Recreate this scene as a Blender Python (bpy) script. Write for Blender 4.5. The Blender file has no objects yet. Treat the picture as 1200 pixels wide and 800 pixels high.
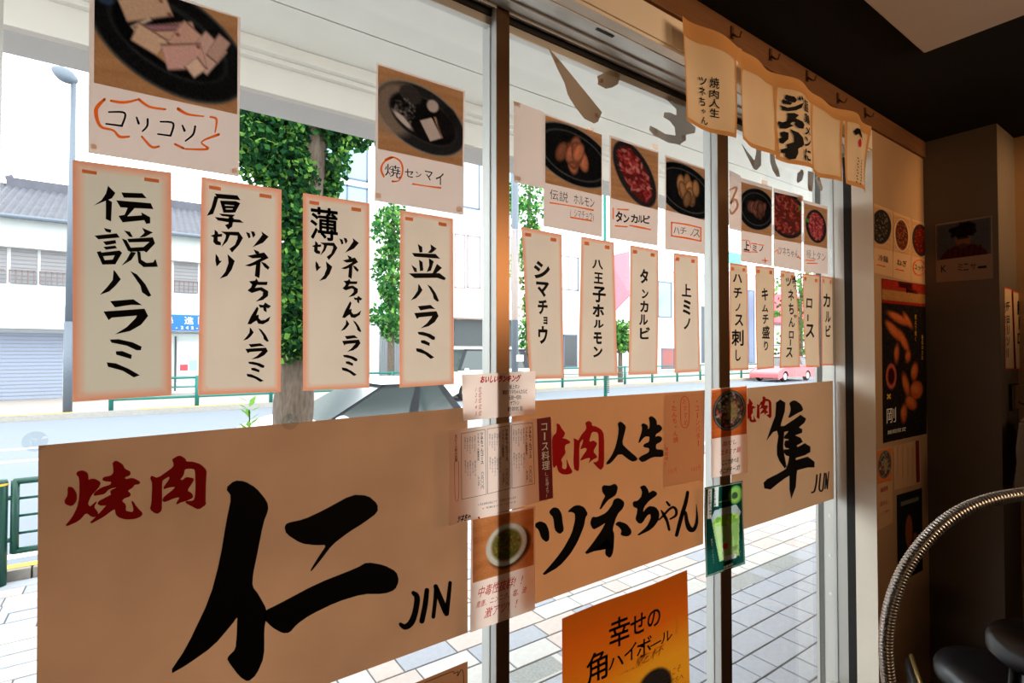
import bpy, bmesh, math, random
import numpy as np
from mathutils import Vector, Matrix
random.seed(7); np.random.seed(7)
sc = bpy.context.scene; col = sc.collection
PI = math.pi

# ---------------------------------------------------------------- camera
FPX = 620.0; CZ = 1.6; YAW = math.atan2(0.576, 0.817); PITCH = math.radians(1.1)
cd = bpy.data.cameras.new('camera'); cam = bpy.data.objects.new('camera', cd); col.objects.link(cam)
cd.sensor_width = 36.0; cd.lens = FPX / 1200 * 36.0; cd.clip_start = 0.02; cd.clip_end = 400
cam.location = (0, 0, CZ); cam.rotation_euler = (PI/2 + PITCH, 0, -YAW)
sc.camera = cam
sc.view_settings.view_transform = 'Standard'; sc.view_settings.look = 'None'
sc.view_settings.exposure = 0.0; sc.view_settings.gamma = 1.0
# ---------------------------------------------------------------- world: bright overcast sky
w = bpy.data.worlds.new('sky'); sc.world = w; w.use_nodes = True
bg = w.node_tree.nodes['Background']; bg.inputs[0].default_value = (0.93, 0.97, 1.0, 1); bg.inputs[1].default_value = 5.7
# ---------------------------------------------------------------- lights
def spot(name, loc, target, energy, color, size, blend=0.8, rad=0.05):
    l = bpy.data.lights.new(name, 'SPOT'); l.energy = energy; l.color = color; l.spot_size = size; l.spot_blend = blend; l.shadow_soft_size = rad
    o = bpy.data.objects.new(name, l); col.objects.link(o); o.location = loc
    o.rotation_euler = (Vector(target) - Vector(loc)).to_track_quat('-Z', 'Y').to_euler(); return o
def point(name, loc, energy, color, rad=0.05):
    l = bpy.data.lights.new(name, 'POINT'); l.energy = energy; l.color = color; l.shadow_soft_size = rad
    o = bpy.data.objects.new(name, l); col.objects.link(o); o.location = loc; return o
spot('wall_spot', (2.3, -0.6, 2.5), (2.62, 0.92, 2.38), 7, (1.0, 0.52, 0.20), math.radians(48))
spot('alcove_spot', (3.08, -0.1, 2.48), (3.12, 0.64, 2.22), 26, (1.0, 0.58, 0.26), math.radians(64), 0.9, 0.12)
spot('noren_spot', (0.7, -0.9, 2.45), (1.6, 0.9, 2.3), 13, (1.0, 0.66, 0.36), math.radians(62))
point('room_lamp', (-1.75, -2.4, 2.1), 30, (1.0, 0.60, 0.32), 0.15)
al = bpy.data.lights.new('fill_light', 'AREA'); al.shape = 'SQUARE'; al.size = 1.3; al.energy = 17; al.spread = math.radians(95); al.color = (1.0, 0.66, 0.40)  # warm fill added out of view to brighten the window wall and head
ao = bpy.data.objects.new('fill_light', al); col.objects.link(ao); ao.location = (2.3, -1.35, 2.5); ao.rotation_euler = (Vector((1.2, 0.9, 2.25))-Vector((2.3, -1.35, 2.5))).to_track_quat('-Z', 'Y').to_euler()

# ---------------------------------------------------------------- geometry of the view: pixel -> point on a world plane
cp, sp_, cy_, sy_ = math.cos(PITCH), math.sin(PITCH), math.cos(YAW), math.sin(YAW)
def ray(px, py):
    u = (px - 600) / FPX; v = -(py - 400) / FPX
    fh = cp - v*sp_; z = sp_ + v*cp
    return (sy_*fh + cy_*u, cy_*fh - sy_*u, z)
def P(px, py, Y):
    r = ray(px, py); s = Y / r[1]; return Vector((r[0]*s, Y, CZ + r[2]*s))
def PXp(px, py, X):
    r = ray(px, py); s = X / r[0]; return Vector((X, r[1]*s, CZ + r[2]*s))
def G(px, py, z=0.0):
    r = ray(px, py); s = (z - CZ) / r[2]; return Vector((r[0]*s, r[1]*s, z))
def PD(px, py, depth):
    r = ray(px, py); return Vector((r[0]*depth, r[1]*depth, CZ + r[2]*depth))

# ---------------------------------------------------------------- materials
def lin(c):
    return tuple(((x/255)/12.92 if x/255 <= 0.04045 else ((x/255+0.055)/1.055)**2.4) for x in c[:3])
MATS = {}
def nt(name):
    m = bpy.data.materials.new(name); m.use_nodes = True; t = m.node_tree
    t.nodes.clear(); out = t.nodes.new('ShaderNodeOutputMaterial'); MATS[name] = m; return m, t, out
def mat(name, rgb, rough=0.6, metal=0.0, var=0.0, scale=8.0, bump=0.0, spec=0.3, emit=None, stretch=None):
    if name in MATS: return MATS[name]
    m, t, out = nt(name); N, L = t.nodes, t.links
    b = N.new('ShaderNodeBsdfPrincipled'); L.new(b.outputs[0], out.inputs[0])
    c = lin(rgb); b.inputs['Base Color'].default_value = (*c, 1); b.inputs['Roughness'].default_value = rough
    b.inputs['Metallic'].default_value = metal; b.inputs['Specular IOR Level'].default_value = spec
    if var > 0 or bump > 0:
        tc = N.new('ShaderNodeTexCoord'); mp = N.new('ShaderNodeMapping'); L.new(tc.outputs['Object'], mp.inputs[0])
        if stretch: mp.inputs['Scale'].default_value = stretch
        n = N.new('ShaderNodeTexNoise'); n.inputs['Scale'].default_value = scale; n.inputs['Detail'].default_value = 5
        L.new(mp.outputs[0], n.inputs[0])
        if var > 0:
            r = N.new('ShaderNodeValToRGB'); L.new(n.outputs[0], r.inputs[0])
            r.color_ramp.elements[0].position = 0.3; r.color_ramp.elements[1].position = 0.7
            r.color_ramp.elements[0].color = (*[x*(1-var) for x in c], 1); r.color_ramp.elements[1].color = (*[min(1, x*(1+var)) for x in c], 1)
            L.new(r.outputs[0], b.inputs['Base Color'])
        if bump > 0:
            bp = N.new('ShaderNodeBump'); bp.inputs['Strength'].default_value = bump; bp.inputs['Distance'].default_value = 0.01
            L.new(n.outputs[0], bp.inputs['Height']); L.new(bp.outputs[0], b.inputs['Normal'])
    if emit:
        b.inputs['Emission Color'].default_value = (*lin(emit[:3]), 1); b.inputs['Emission Strength'].default_value = emit[3]
    return m
def thin(name, rgb, trans=0.5, attr=False, var=0.0, scale=4.0, border=None, trgb=None):
    """thin sheet: part diffuse, part translucent; border = (border colour) fading in from the sheet's edge"""
    if name in MATS: return MATS[name]
    m, t, out = nt(name); N, L = t.nodes, t.links
    d = N.new('ShaderNodeBsdfDiffuse'); tr = N.new('ShaderNodeBsdfTranslucent'); mx = N.new('ShaderNodeMixShader')
    mx.inputs[0].default_value = trans; L.new(d.outputs[0], mx.inputs[1]); L.new(tr.outputs[0], mx.inputs[2]); L.new(mx.outputs[0], out.inputs[0])
    src = None
    if attr:
        a = N.new('ShaderNodeAttribute'); a.attribute_name = 'print'; src = a.outputs['Color']
    else:
        c = lin(rgb)
        d.inputs[0].default_value = (*c, 1); tr.inputs[0].default_value = (*(lin(trgb) if trgb else c), 1)
        if var > 0 or border:
            tc = N.new('ShaderNodeTexCoord'); n = N.new('ShaderNodeTexNoise'); n.inputs['Scale'].default_value = scale; n.inputs['Detail'].default_value = 3
            L.new(tc.outputs['Object'], n.inputs[0])
            r = N.new('ShaderNodeValToRGB'); L.new(n.outputs[0], r.inputs[0])
            r.color_ramp.elements[0].position = 0.32; r.color_ramp.elements[1].position = 0.68
            r.color_ramp.elements[0].color = (*[x*(1-var) for x in c], 1); r.color_ramp.elements[1].color = (*[min(1, x*(1+var*0.6)) for x in c], 1)
            src = r.outputs[0]
            if border:
                u = N.new('ShaderNodeAttribute'); u.attribute_name = 'edge'      # metres from the sheet's edge
                mr = N.new('ShaderNodeMapRange'); mr.inputs['From Min'].default_value = 0.003; mr.inputs['From Max'].default_value = border[3]
                mr.inputs['To Min'].default_value = 0.95; mr.inputs['To Max'].default_value = 0.0
                L.new(u.outputs['Fac'], mr.inputs['Value'])
                mc = N.new('ShaderNodeMix'); mc.data_type = 'RGBA'; L.new(mr.outputs[0], mc.inputs[0]); L.new(src, mc.inputs[6])
                mc.inputs[7].default_value = (*lin(border[:3]), 1); src = mc.outputs[2]
    if src is not None:
        L.new(src, d.inputs[0]); L.new(src, tr.inputs[0])
    return m
def glass_mat(name, tint=(0.97, 0.985, 0.98), refl=0.05):
    if name in MATS: return MATS[name]
    m, t, out = nt(name); N, L = t.nodes, t.links
    a = N.new('ShaderNodeBsdfTransparent'); a.inputs[0].default_value = (*tint, 1)
    g = N.new('ShaderNodeBsdfGlossy'); g.inputs['Roughness'].default_value = 0.01
    lw = N.new('ShaderNodeLayerWeight'); pw = N.new('ShaderNodeMath'); pw.operation = 'POWER'; pw.inputs[1].default_value = 5.0
    f = N.new('ShaderNodeMath'); f.operation = 'MULTIPLY_ADD'; f.inputs[1].default_value = 0.9; f.inputs[2].default_value = 0.03; f.use_clamp = True
    L.new(lw.outputs['Facing'], pw.inputs[0]); L.new(pw.outputs[0], f.inputs[0])
    mx = N.new('ShaderNodeMixShader'); L.new(f.outputs[0], mx.inputs[0]); L.new(a.outputs[0], mx.inputs[1]); L.new(g.outputs[0], mx.inputs[2]); L.new(mx.outputs[0], out.inputs[0])
    return m

# ---------------------------------------------------------------- mesh collector
class MB:
    def __init__(s): s.v = []; s.f = []; s.m = []
    def add(s, vs, fs, mi=0):
        b = len(s.v); s.v += [tuple(v) for v in vs]; s.f += [tuple(b+i for i in f) for f in fs]; s.m += [mi]*len(fs); return s
    def box(s, x0, x1, y0, y1, z0, z1, mi=0):
        vs = [(x, y, z) for x in (x0, x1) for y in (y0, y1) for z in (z0, z1)]
        return s.add(vs, [(0,1,3,2),(4,6,7,5),(0,4,5,1),(2,3,7,6),(0,2,6,4),(1,5,7,3)], mi)
    def hexa(s, c8, mi=0):   # 4 bottom then 4 top, both ccw
        return s.add(c8, [(3,2,1,0),(4,5,6,7),(0,1,5,4),(1,2,6,5),(2,3,7,6),(3,0,4,7)], mi)
    def prism(s, poly, ax, a0, a1, mi=0):
        n = len(poly); e = {'x': lambda p, a: (a, p[0], p[1]), 'y': lambda p, a: (p[0], a, p[1]), 'z': lambda p, a: (p[0], p[1], a)}[ax]
        vs = [e(p, a0) for p in poly] + [e(p, a1) for p in poly]
        return s.add(vs, [tuple(range(n)), tuple(range(2*n-1, n-1, -1))] + [(i, (i+1) % n, n+(i+1) % n, n+i) for i in range(n)], mi)
    def tube(s, pts, r, seg=10, caps=True, mi=0):
        pts = [Vector(p) for p in pts]; n = len(pts); rr = r if isinstance(r, (list, tuple)) else [r]*n
        b = len(s.v); up = Vector((0, 0, 1)); prev = None
        for i, p in enumerate(pts):
            t = (pts[min(i+1, n-1)] - pts[max(i-1, 0)]).normalized()
            if prev is None:
                a = t.cross(up) if abs(t.dot(up)) < 0.95 else t.cross(Vector((1, 0, 0)))
            else: a = prev - t*prev.dot(t)
            a.normalize(); prev = a; c = t.cross(a)
            for k in range(seg):
                q = p + (a*math.cos(2*PI*k/seg) + c*math.sin(2*PI*k/seg))*rr[i]; s.v.append(tuple(q))
        for i in range(n-1):
            for k in range(seg):
                s.f.append((b+i*seg+k, b+i*seg+(k+1) % seg, b+(i+1)*seg+(k+1) % seg, b+(i+1)*seg+k)); s.m.append(mi)
        if caps:
            s.f.append(tuple(b+k for k in range(seg-1, -1, -1))); s.f.append(tuple(b+(n-1)*seg+k for k in range(seg))); s.m += [mi, mi]
        return s
    def lathe(s, c, prof, seg=20, mi=0):
        b = len(s.v)
        for r, z in prof:
            for k in range(seg): s.v.append((c[0]+r*math.cos(2*PI*k/seg), c[1]+r*math.sin(2*PI*k/seg), c[2]+z))
        for i in range(len(prof)-1):
            for k in range(seg): s.f.append((b+i*seg+k, b+i*seg+(k+1) % seg, b+(i+1)*seg+(k+1) % seg, b+(i+1)*seg+k)); s.m.append(mi)
        s.f.append(tuple(b+k for k in range(seg-1, -1, -1))); s.f.append(tuple(b+(len(prof)-1)*seg+k for k in range(seg))); s.m += [mi, mi]
        return s
    def build(s, name, ms, parent=None, smooth=False, bevel=0.0, shift=None):
        me = bpy.data.meshes.new(name); vs = s.v
        o = bpy.data.objects.new(name, me)
        off = Vector(shift) if shift is not None else None
        if off is not None: vs = [(v[0]-off[0], v[1]-off[1], v[2]-off[2]) for v in vs]
        me.from_pydata(vs, [], s.f)
        for m in (ms if isinstance(ms, (list, tuple)) else [ms]): me.materials.append(m)
        me.polygons.foreach_set('material_index', s.m)
        if smooth: me.polygons.foreach_set('use_smooth', [True]*len(s.f))
        me.update(); col.objects.link(o)
        if off is not None: o.location = off
        if bevel > 0:
            bm = o.modifiers.new('edge', 'BEVEL'); bm.width = bevel; bm.segments = 2; bm.limit_method = 'ANGLE'
        if parent is not None:
            o.parent = parent
            o.matrix_parent_inverse = Matrix.Translation(-world_of(parent))
        return o
def world_of(o):
    p = Vector(o.location)
    while o.parent is not None:
        mpi = o.matrix_parent_inverse; p = mpi @ p; o = o.parent; p = p + Vector(o.location)
    return p
def tag(o, label=None, cat=None, group=None, kind=None):
    if label: o['label'] = label
    if cat: o['category'] = cat
    if group: o['group'] = group
    if kind: o['kind'] = kind
    return o
def empty(name, loc, label, cat, group=None):
    o = bpy.data.objects.new(name, None); col.objects.link(o); o.location = loc; o.empty_display_size = 0.1
    return tag(o, label, cat, group)
def struct(o): o['kind'] = 'structure'; return o
def copy_tree(src, parent=None):
    c = src.copy(); col.objects.link(c)
    if parent is not None: c.parent = parent
    for ch in list(src.children): copy_tree(ch, c)
    return c

# common materials
ALU = mat('aluminium', (196, 192, 184), 0.4, 0.25, spec=0.5)
ALU_L = mat('aluminium_pale', (190, 190, 186), 0.45, 0.3)
ALU_SHADED = mat('aluminium_shaded', (112, 82, 56), 0.3, 0.75)  # backlit front of the silver stiles, its shade put into the colour
GASKET = mat('rubber_gasket', (38, 36, 34), 0.7)
PLASTER = mat('cream_plaster', (236, 224, 206), 0.85, var=0.04, scale=5, bump=0.05)
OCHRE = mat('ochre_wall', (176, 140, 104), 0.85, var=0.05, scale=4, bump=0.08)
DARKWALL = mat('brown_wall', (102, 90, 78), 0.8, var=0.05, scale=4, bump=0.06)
BLACKCEIL = mat('black_ceiling', (12, 12, 13), 0.9)
WOODTRIM = mat('wood_trim', (120, 80, 48), 0.55, var=0.15, scale=9, stretch=(1, 1, 12))
FLOORM = mat('dark_floor', (52, 44, 38), 0.6, var=0.1)
GLASS = glass_mat('window_glass')

# ================================================================ SETTING: room shell
YW = 0.895; CEIL = 2.570; HEAD = 2.400; XJ = 2.400
RX0, RX1, RY0 = -2.2, 5.2, -3.2; ZF = 0.1
struct(MB().box(RX0, RX1, RY0, 1.12, ZF-0.1, ZF).build('floor', FLOORM))
struct(MB().box(RX0-0.1, RX1+0.1, RY0-0.1, 1.12, CEIL, CEIL+0.12).build('ceiling', BLACKCEIL))
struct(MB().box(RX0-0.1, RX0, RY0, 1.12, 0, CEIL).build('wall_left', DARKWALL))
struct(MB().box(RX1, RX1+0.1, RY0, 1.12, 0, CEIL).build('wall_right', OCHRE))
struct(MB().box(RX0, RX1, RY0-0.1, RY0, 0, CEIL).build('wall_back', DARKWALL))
XL = -0.177
b = MB()
b.box(RX0, XL-0.04, YW, 1.12, 0, CEIL)                       # left of the window
b.box(XL-0.04, XJ, YW, 1.12, HEAD+0.03, CEIL)               # over the window
b.box(XJ, RX1, YW, 1.12, 0, CEIL)                            # right of the window
struct(b.build('wall_front', OCHRE))
struct(MB().box(XJ-0.001, XJ+0.001, YW-0.003, 0.969, ZF, HEAD+0.012).build('trim_1', PLASTER))      # plastered reveal right of the window
struct(MB().box(XL, XJ-0.004, YW+0.001, 0.925, HEAD+0.004, HEAD+0.0125).build('trim_2', PLASTER))   # soffit board of the opening
struct(MB().box(XL, XJ, YW-0.004, YW, HEAD+0.012, HEAD+0.09).build('trim_3', PLASTER))
struct(MB().box(0.9, 2.967, YW-0.011, YW, CEIL-0.075, CEIL).build('trim_4', WOODTRIM, bevel=0.002))     # hanging rail under the ceiling
# pillar that juts out of the wall on the right
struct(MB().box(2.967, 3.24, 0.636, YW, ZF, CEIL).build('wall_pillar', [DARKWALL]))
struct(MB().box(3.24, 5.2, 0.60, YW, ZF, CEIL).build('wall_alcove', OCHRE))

# window frame
F = MB()
hd = HEAD
F.box(XL-0.04, XJ, 0.927, 1.115, hd+0.012, hd+0.03)          # head
F.box(XL-0.04, XJ, 0.927, 0.933, hd+0.002, hd+0.012)         # inner lip
F.box(XL-0.04, XJ, 0.985, 0.988, hd+0.006, hd+0.012)
F.box(XL-0.04, XJ, 1.020, 1.023, hd+0.004, hd+0.012)
F.box(XL-0.04, XL, 0.965, 1.115, ZF, hd+0.035)
F.box(XJ-0.0005, XJ+0.03, 1.0, 1.125, ZF, hd+0.03)
F.box(XL-0.04, XJ, 1.0, 1.115, ZF, ZF+0.03)
wf = struct(F.build('window_frame', ALU, bevel=0.001))
q_ = P(708, 48, 0.955); MB().box(q_.x-0.03, q_.x+0.03, 0.948, 0.956, hd+0.0105, hd+0.0122).build('slot', GASKET, wf)
struct(MB().box(XJ-0.0012, XJ+0.001, 0.969, 1.0, ZF, hd+0.012).build('trim_5', GASKET))
def leaf(n, x0, x1, yf, yb, xs0, xs1, lab=None):
    """one tall sliding pane: stiles, rails, glass"""
    yg = 1.048
    b = MB(); b.box(x0, x1, 1.046, 1.066, hd-0.024, hd+0.012); b.box(x0, x1, 1.047, 1.066, ZF+0.03, ZF+0.12)
    fr = struct(b.build('window_%d' % n, ALU, bevel=0.001))
    struct(MB().box(x0, x1, 1.040, 1.046, hd-0.004, hd+0.012).build('frame_gasket', GASKET, fr))
    MB().box(x0, x1, yg, yg+0.006, ZF+0.10, hd-0.02).build('pane', GLASS, fr)
    return fr
m1a = P(582, 400, 1.02).x; m1b = P(597, 400, 1.02).x
m2a = P(843, 400, 1.02).x; m2b = P(855, 400, 1.02).x
st0 = P(956, 400, 1.047).x
l1 = leaf(1, XL, m1a, 0, 0, 0, 0); l2 = leaf(2, m1b, m2a, 0, 0, 0, 0); l3 = leaf(3, m2b, XJ-0.001, 0, 0, 0, 0)
def stile(x0, x1, y0, y1, parent, dark=True, n=1):
    b = MB(); b.box(x0, x1, y0+0.002, y1, ZF+0.03, hd+0.01)
    for yy in (y0+0.026,): b.box(x0-0.002, x0, yy, yy+0.003, ZF+0.03, hd+0.01)
    o = struct(b.build('stile', ALU_L, parent, bevel=0.0008))
    MB().box(x0, x1, y0, y0+0.002, ZF+0.03, hd+0.01).build('stile_face', ALU_SHADED, parent)
stile(m1a, m1b, 1.02, 1.083, l1); stile(m2a, m2b, 1.02, 1.076, l2)
MB().box(XJ-0.003, XJ-0.0004, 1.092, 1.112, ZF+0.03, hd).build('gasket', mat('grey_gasket', (96, 94, 90), .7), l3)
MB().box(XJ-0.004, XJ-0.0004, 1.040, 1.047, ZF+0.03, hd).build('glass_bead', ALU_L, l3)
b = MB()
for py in (562, 605, 652, 697):
    p = P(970, py, 1.067); b.lathe((0, 0, 0), [(0.0001, 0), (0.006, 0.0), (0.006, 0.002), (0.0001, 0.003)], 10)
    for k in range(len(b.v)-40, len(b.v)):
        v = b.v[k]; b.v[k] = (XJ-0.0005-v[2], 1.067+v[0], p.z+v[1])
b.build('screw_cap', mat('white_plastic', (225, 225, 222), 0.4), l3)

# ================================================================ SETTING: outside
CANW = mat('canopy_white', (212, 211, 204), 0.7, var=0.02)
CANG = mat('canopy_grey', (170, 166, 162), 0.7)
DARKLINE = mat('joint_dark', (90, 90, 86), 0.8)
b = MB(); b.box(-6, 14, 1.12, 2.49, 3.15, 3.25); b.box(-6, 14, 2.50, 2.90, 3.15, 3.25); cano = struct(b.build('canopy_soffit', CANW))
b = MB(); b.box(-6, 14, 2.90, 3.13, 2.92, 3.3); b.box(-6, 14, 2.82, 2.90, 3.09, 3.15); b.box(-6, 14, 2.86, 2.90, 3.065, 3.09)
struct(b.build('canopy_beam', CANW, cano, bevel=0.004))
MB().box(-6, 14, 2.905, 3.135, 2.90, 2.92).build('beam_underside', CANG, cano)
b = MB()
for x in (1.55, 6.2): b.tube([(x, 2.9, 2.99), (x, 2.86, 2.97), (x, 2.87, 2.90), (x+0.03, 2.9, 2.84)], 0.006, 6)
b.build('canopy_bracket', mat('dark_steel', (60, 58, 56), 0.5, 0.5), cano)

TILEA = mat('paver_pale', (180, 178, 175), 0.8, var=0.06, scale=30)
TILEB = mat('paver_rose', (180, 168, 162), 0.8, var=0.06, scale=30)
TILEC = mat('paver_grey', (152, 155, 163), 0.8, var=0.06, scale=30)
GROUT = mat('paver_grout', (96, 96, 96), 0.9)
pav = struct(MB().box(-9, 16, 1.12, 5.05, -0.2, -0.006).build('pavement', GROUT))
def paver_mesh(w, d, m):
    x, y = w/2, d/2; e = 0.004
    me = bpy.data.meshes.new('paver')
    vs = [(-x, -y, -.02), (x, -y, -.02), (x, y, -.02), (-x, y, -.02), (-x+e*.3, -y+e*.3, -e*.5), (x-e*.3, -y+e*.3, -e*.5), (x-e*.3, y-e*.3, -e*.5), (-x+e*.3, y-e*.3, -e*.5),
          (-x+e, -y+e, 0), (x-e, -y+e, 0), (x-e, y-e, 0), (-x+e, y-e, 0)]
    fs = [(0,1,5,4), (1,2,6,5), (2,3,7,6), (3,0,4,7), (4,5,9,8), (5,6,10,9), (6,7,11,10), (7,4,8,11), (8,9,10,11)]
    me.from_pydata(vs, [], fs); me.materials.append(m); me.update(); return me
PM = {}
def visible(x, y):
    dx, dy = x, y
    dep = sy_*dx + cy_*dy
    if dep <= 0.2: return None
    px = 600 + FPX*(cy_*dx - sy_*dy)/dep; py = 400 + FPX*(CZ/dep + math.tan(PITCH))
    return px, py, dep
cells = []
g = 0.006; T = 0.15
rng = random.Random(3)
y = 1.14
while y < 5.03:
    if 2.05 <= y < 2.19:
        y = 2.195; continue
    d = T
    x = -2.4 - rng.random()*0.2
    while x < 6.8:
        wd = T if rng.random() < 0.42 else 2*T
        if not (x > 3.9 and y > 2.6):
            pale = rng.random()
            if y > 2.19: m = TILEA if pale < 0.6 else (TILEB if pale < 0.85 else TILEC)
            else: m = TILEC if x > 1.6 else (TILEA if pale < 0.5 else TILEC)
            if x < 0.2 and rng.random() < 0.35: m = TILEC
            cells.append((x+wd/2, y+d/2, wd-g, d-g, m))
        x += wd
    y += d
x = -2.4
while x < 6.8:                                            # band of darker granite setts
    for yy in (2.05,):
        cells.append((x+0.15, yy+0.07, 0.3-g, 0.14-g, 'S'))
    x += 0.3
SETT = mat('granite_sett', (140, 142, 140), 0.85, var=0.16, scale=60, bump=0.3)
for xx in np.arange(3.9, 6.7, 0.9):                        # big slabs of the driveway
    for yy in (2.66, 3.26, 3.86, 4.46): cells.append((xx+0.45, yy+0.28, 0.9-0.01, 0.6-0.01, TILEA))
scored = []
for c in cells:
    v = visible(c[0], c[1])
    if v and -20 < v[0] < 1010 and 590 < v[1] < 830:
        clear = (v[0] < 48) or (v[1] > 740 - (v[0]-545)*0.36) or v[0] > 855
        scored.append((0 if clear else 1, v[2], c))
    else: scored.append((2, 9, c))
scored.sort(key=lambda t: (t[0], t[1]))
rest_mb = MB()
for i, (k, dep, c) in enumerate(scored):
    m = SETT if c[4] == 'S' else c[4]
    dz = (rng.random()-0.5)*0.003
    if i < 300 and k < 2:
        key = (round(c[2], 3), round(c[3], 3), m.name)
        if key not in PM: PM[key] = paver_mesh(c[2], c[3], m)
        o = bpy.data.objects.new('paver', PM[key]); col.objects.link(o); o.location = (c[0], c[1], dz)
        o.rotation_euler = (0, 0, (rng.random()-0.5)*0.01); o.parent = pav
    else:
        mi = [TILEA, TILEB, TILEC, SETT].index(m)
        rest_mb.box(c[0]-c[2]/2, c[0]+c[2]/2, c[1]-c[3]/2, c[1]+c[3]/2, -0.02, dz, mi)
tag(rest_mb.build('paver', [TILEA, TILEB, TILEC, SETT], pav), kind='stuff')
KERB = mat('kerb_stone', (150, 146, 140), 0.85, var=0.1, scale=20)
YEL = mat('kerb_yellow_paint', (236, 176, 60), 0.6, var=0.1)
kb = struct(MB().box(-9, 16, 5.21, 5.215, -0.2, 0.0).build('kerb', KERB))
for i in range(14):
    x = -3 + i*0.6
    MB().box(x, x+0.59, 5.06, 5.21, -0.12, 0.07).build('kerb_stone', KERB, kb, bevel=0.008)
MB().box(-3, 5.4, 5.10, 5.19, 0.07, 0.074).build('yellow_line', YEL, kb)
ASPH = mat('asphalt', (112, 118, 126), 0.9, var=0.05, scale=40)
rd = struct(MB().box(-60, 140, 5.21, 17.7, -0.3, -0.12).build('road', ASPH))
b = MB(); WP = mat('road_paint', (225, 225, 225), 0.6)
for y in (11.2, 12.6): b.box(-60, 140, y, y+0.15, -0.12, -0.115)
b.box(-60, 140, 6.0, 6.12, -0.12, -0.115)
b.build('lane_line', WP, rd)
SIDE = mat('far_pavement', (150, 142, 136), 0.85, var=0.04)
fs_ = struct(MB().box(-60, 140, 17.7, 60, -0.3, 0.0).build('far_pavement', SIDE))
b = MB(); b.box(-60, 140, 17.62, 17.7, -0.3, 0.03); b.build('kerb_stone', KERB, fs_)
b = MB()
for i in range(-3, 8): b.box(i*4, i*4+2.6, 17.64, 17.74, 0.03, 0.04)
b.build('yellow_line', YEL, fs_)

# ---------------------------------------------------------------- guard rail on our side
GRN = mat('rail_green', (10, 66, 54), 0.4, spec=0.5)
gr = empty('guard_rail', (-0.765, 5.0, 0), 'dark green steel guard rail along the kerb outside, seen left of the large banner', 'guard rail')
for x in (-0.765, 1.235):
    b = MB(); b.lathe((x, 5.0, 0), [(0.04, 0), (0.04, 0.70), (0.034, 0.72), (0.0001, 0.725)], 16); b.build('post', GRN, gr, True)
    MB().lathe((x, 5.0, 0.683), [(0.0415, 0), (0.0415, 0.014)], 16).build('yellow_band', YEL, gr)
for x0, x1 in ((-0.70, 1.17), (-2.7, -0.83)):
    b = MB()
    for z in (0.70, 0.22, 0.46, 0.34, 0.58): b.tube([(x0, 5.0, z), (x1, 5.0, z)], 0.022 if z in (0.70, 0.22) else 0.009, 10)
    b.build('rail', GRN, gr, True)
    for x in (x0+0.01, x1-0.01): MB().tube([(x, 5.0, 0.21), (x, 5.0, 0.71)], 0.024, 10).build('end_bar', GRN, gr, True)
    for x in (x0-0.03, x1+0.03):
        for z in (0.59, 0.30): MB().tube([(x-0.035, 5.0, z), (x+0.035, 5.0, z)], 0.016, 8).build('bracket', GRN, gr, True)

# ---------------------------------------------------------------- poles
GREYP = mat('pole_grey', (98, 106, 116), 0.5, 0.3)
p = G(79, 482.5); lx, ly = p.x, p.y; hc = P(76, 88, ly)
sl = empty('street_lamp', (lx, ly, 0), 'tall slim grey street lamp across the road left of the strips', 'street lamp')
MB().tube([(lx, ly, 0), (lx, ly, 2.4)], 0.10, 12).build('base', GREYP, sl, True)
MB().tube([(lx, ly, 2.4), (lx+0.02, ly, hc.z-0.05)], [0.085, 0.06], 12).build('pole', GREYP, sl, True)
b = MB()
b.tube([hc + Vector((-0.26+0.52*i/14, 0, 0.12-0.24*i/14)) for i in range(15)], [0.02+0.17*math.sin(PI*(0.04+0.92*i/14))**0.7 for i in range(15)], 14)
b.build('lamp_head', GREYP, sl, True)
b = P(603.5, 440, 5.35)
up_ = empty('steel_pole', (b.x, b.y, -0.12), 'straight bluish grey steel pole rising just right of the first mullion', 'pole')
MB().tube([(b.x, b.y, -0.12), (b.x, b.y, 4.6)], 0.043, 14).build('shaft', GREYP, up_, True)
MB().box(b.x-0.01, b.x+0.09, b.y-0.06, b.y+0.02, 1.48, 1.56).build('clamp', mat('white_plastic', (225, 225, 222), 0.4), up_)
TEAL = mat('teal_paint', (26, 104, 94), 0.5)
b = P(709.5, 440, 5.6)
tp = empty('sign_post', (b.x, b.y, -0.12), 'thin teal green sign post between the second and third strips of the middle pane', 'post')
MB().tube([(b.x, b.y, -0.12), (b.x, b.y, 4.2)], 0.026, 12).build('shaft', TEAL, tp, True)
bb = MB()
for i in range(14): bb.tube([(b.x+0.05, b.y-0.02, 1.0+i*0.028), (b.x-0.03, b.y-0.035, 1.012+i*0.028)], 0.010, 6)
bb.build('coil', mat('dark_green_plastic', (16, 74, 62), 0.5), tp)

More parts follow.
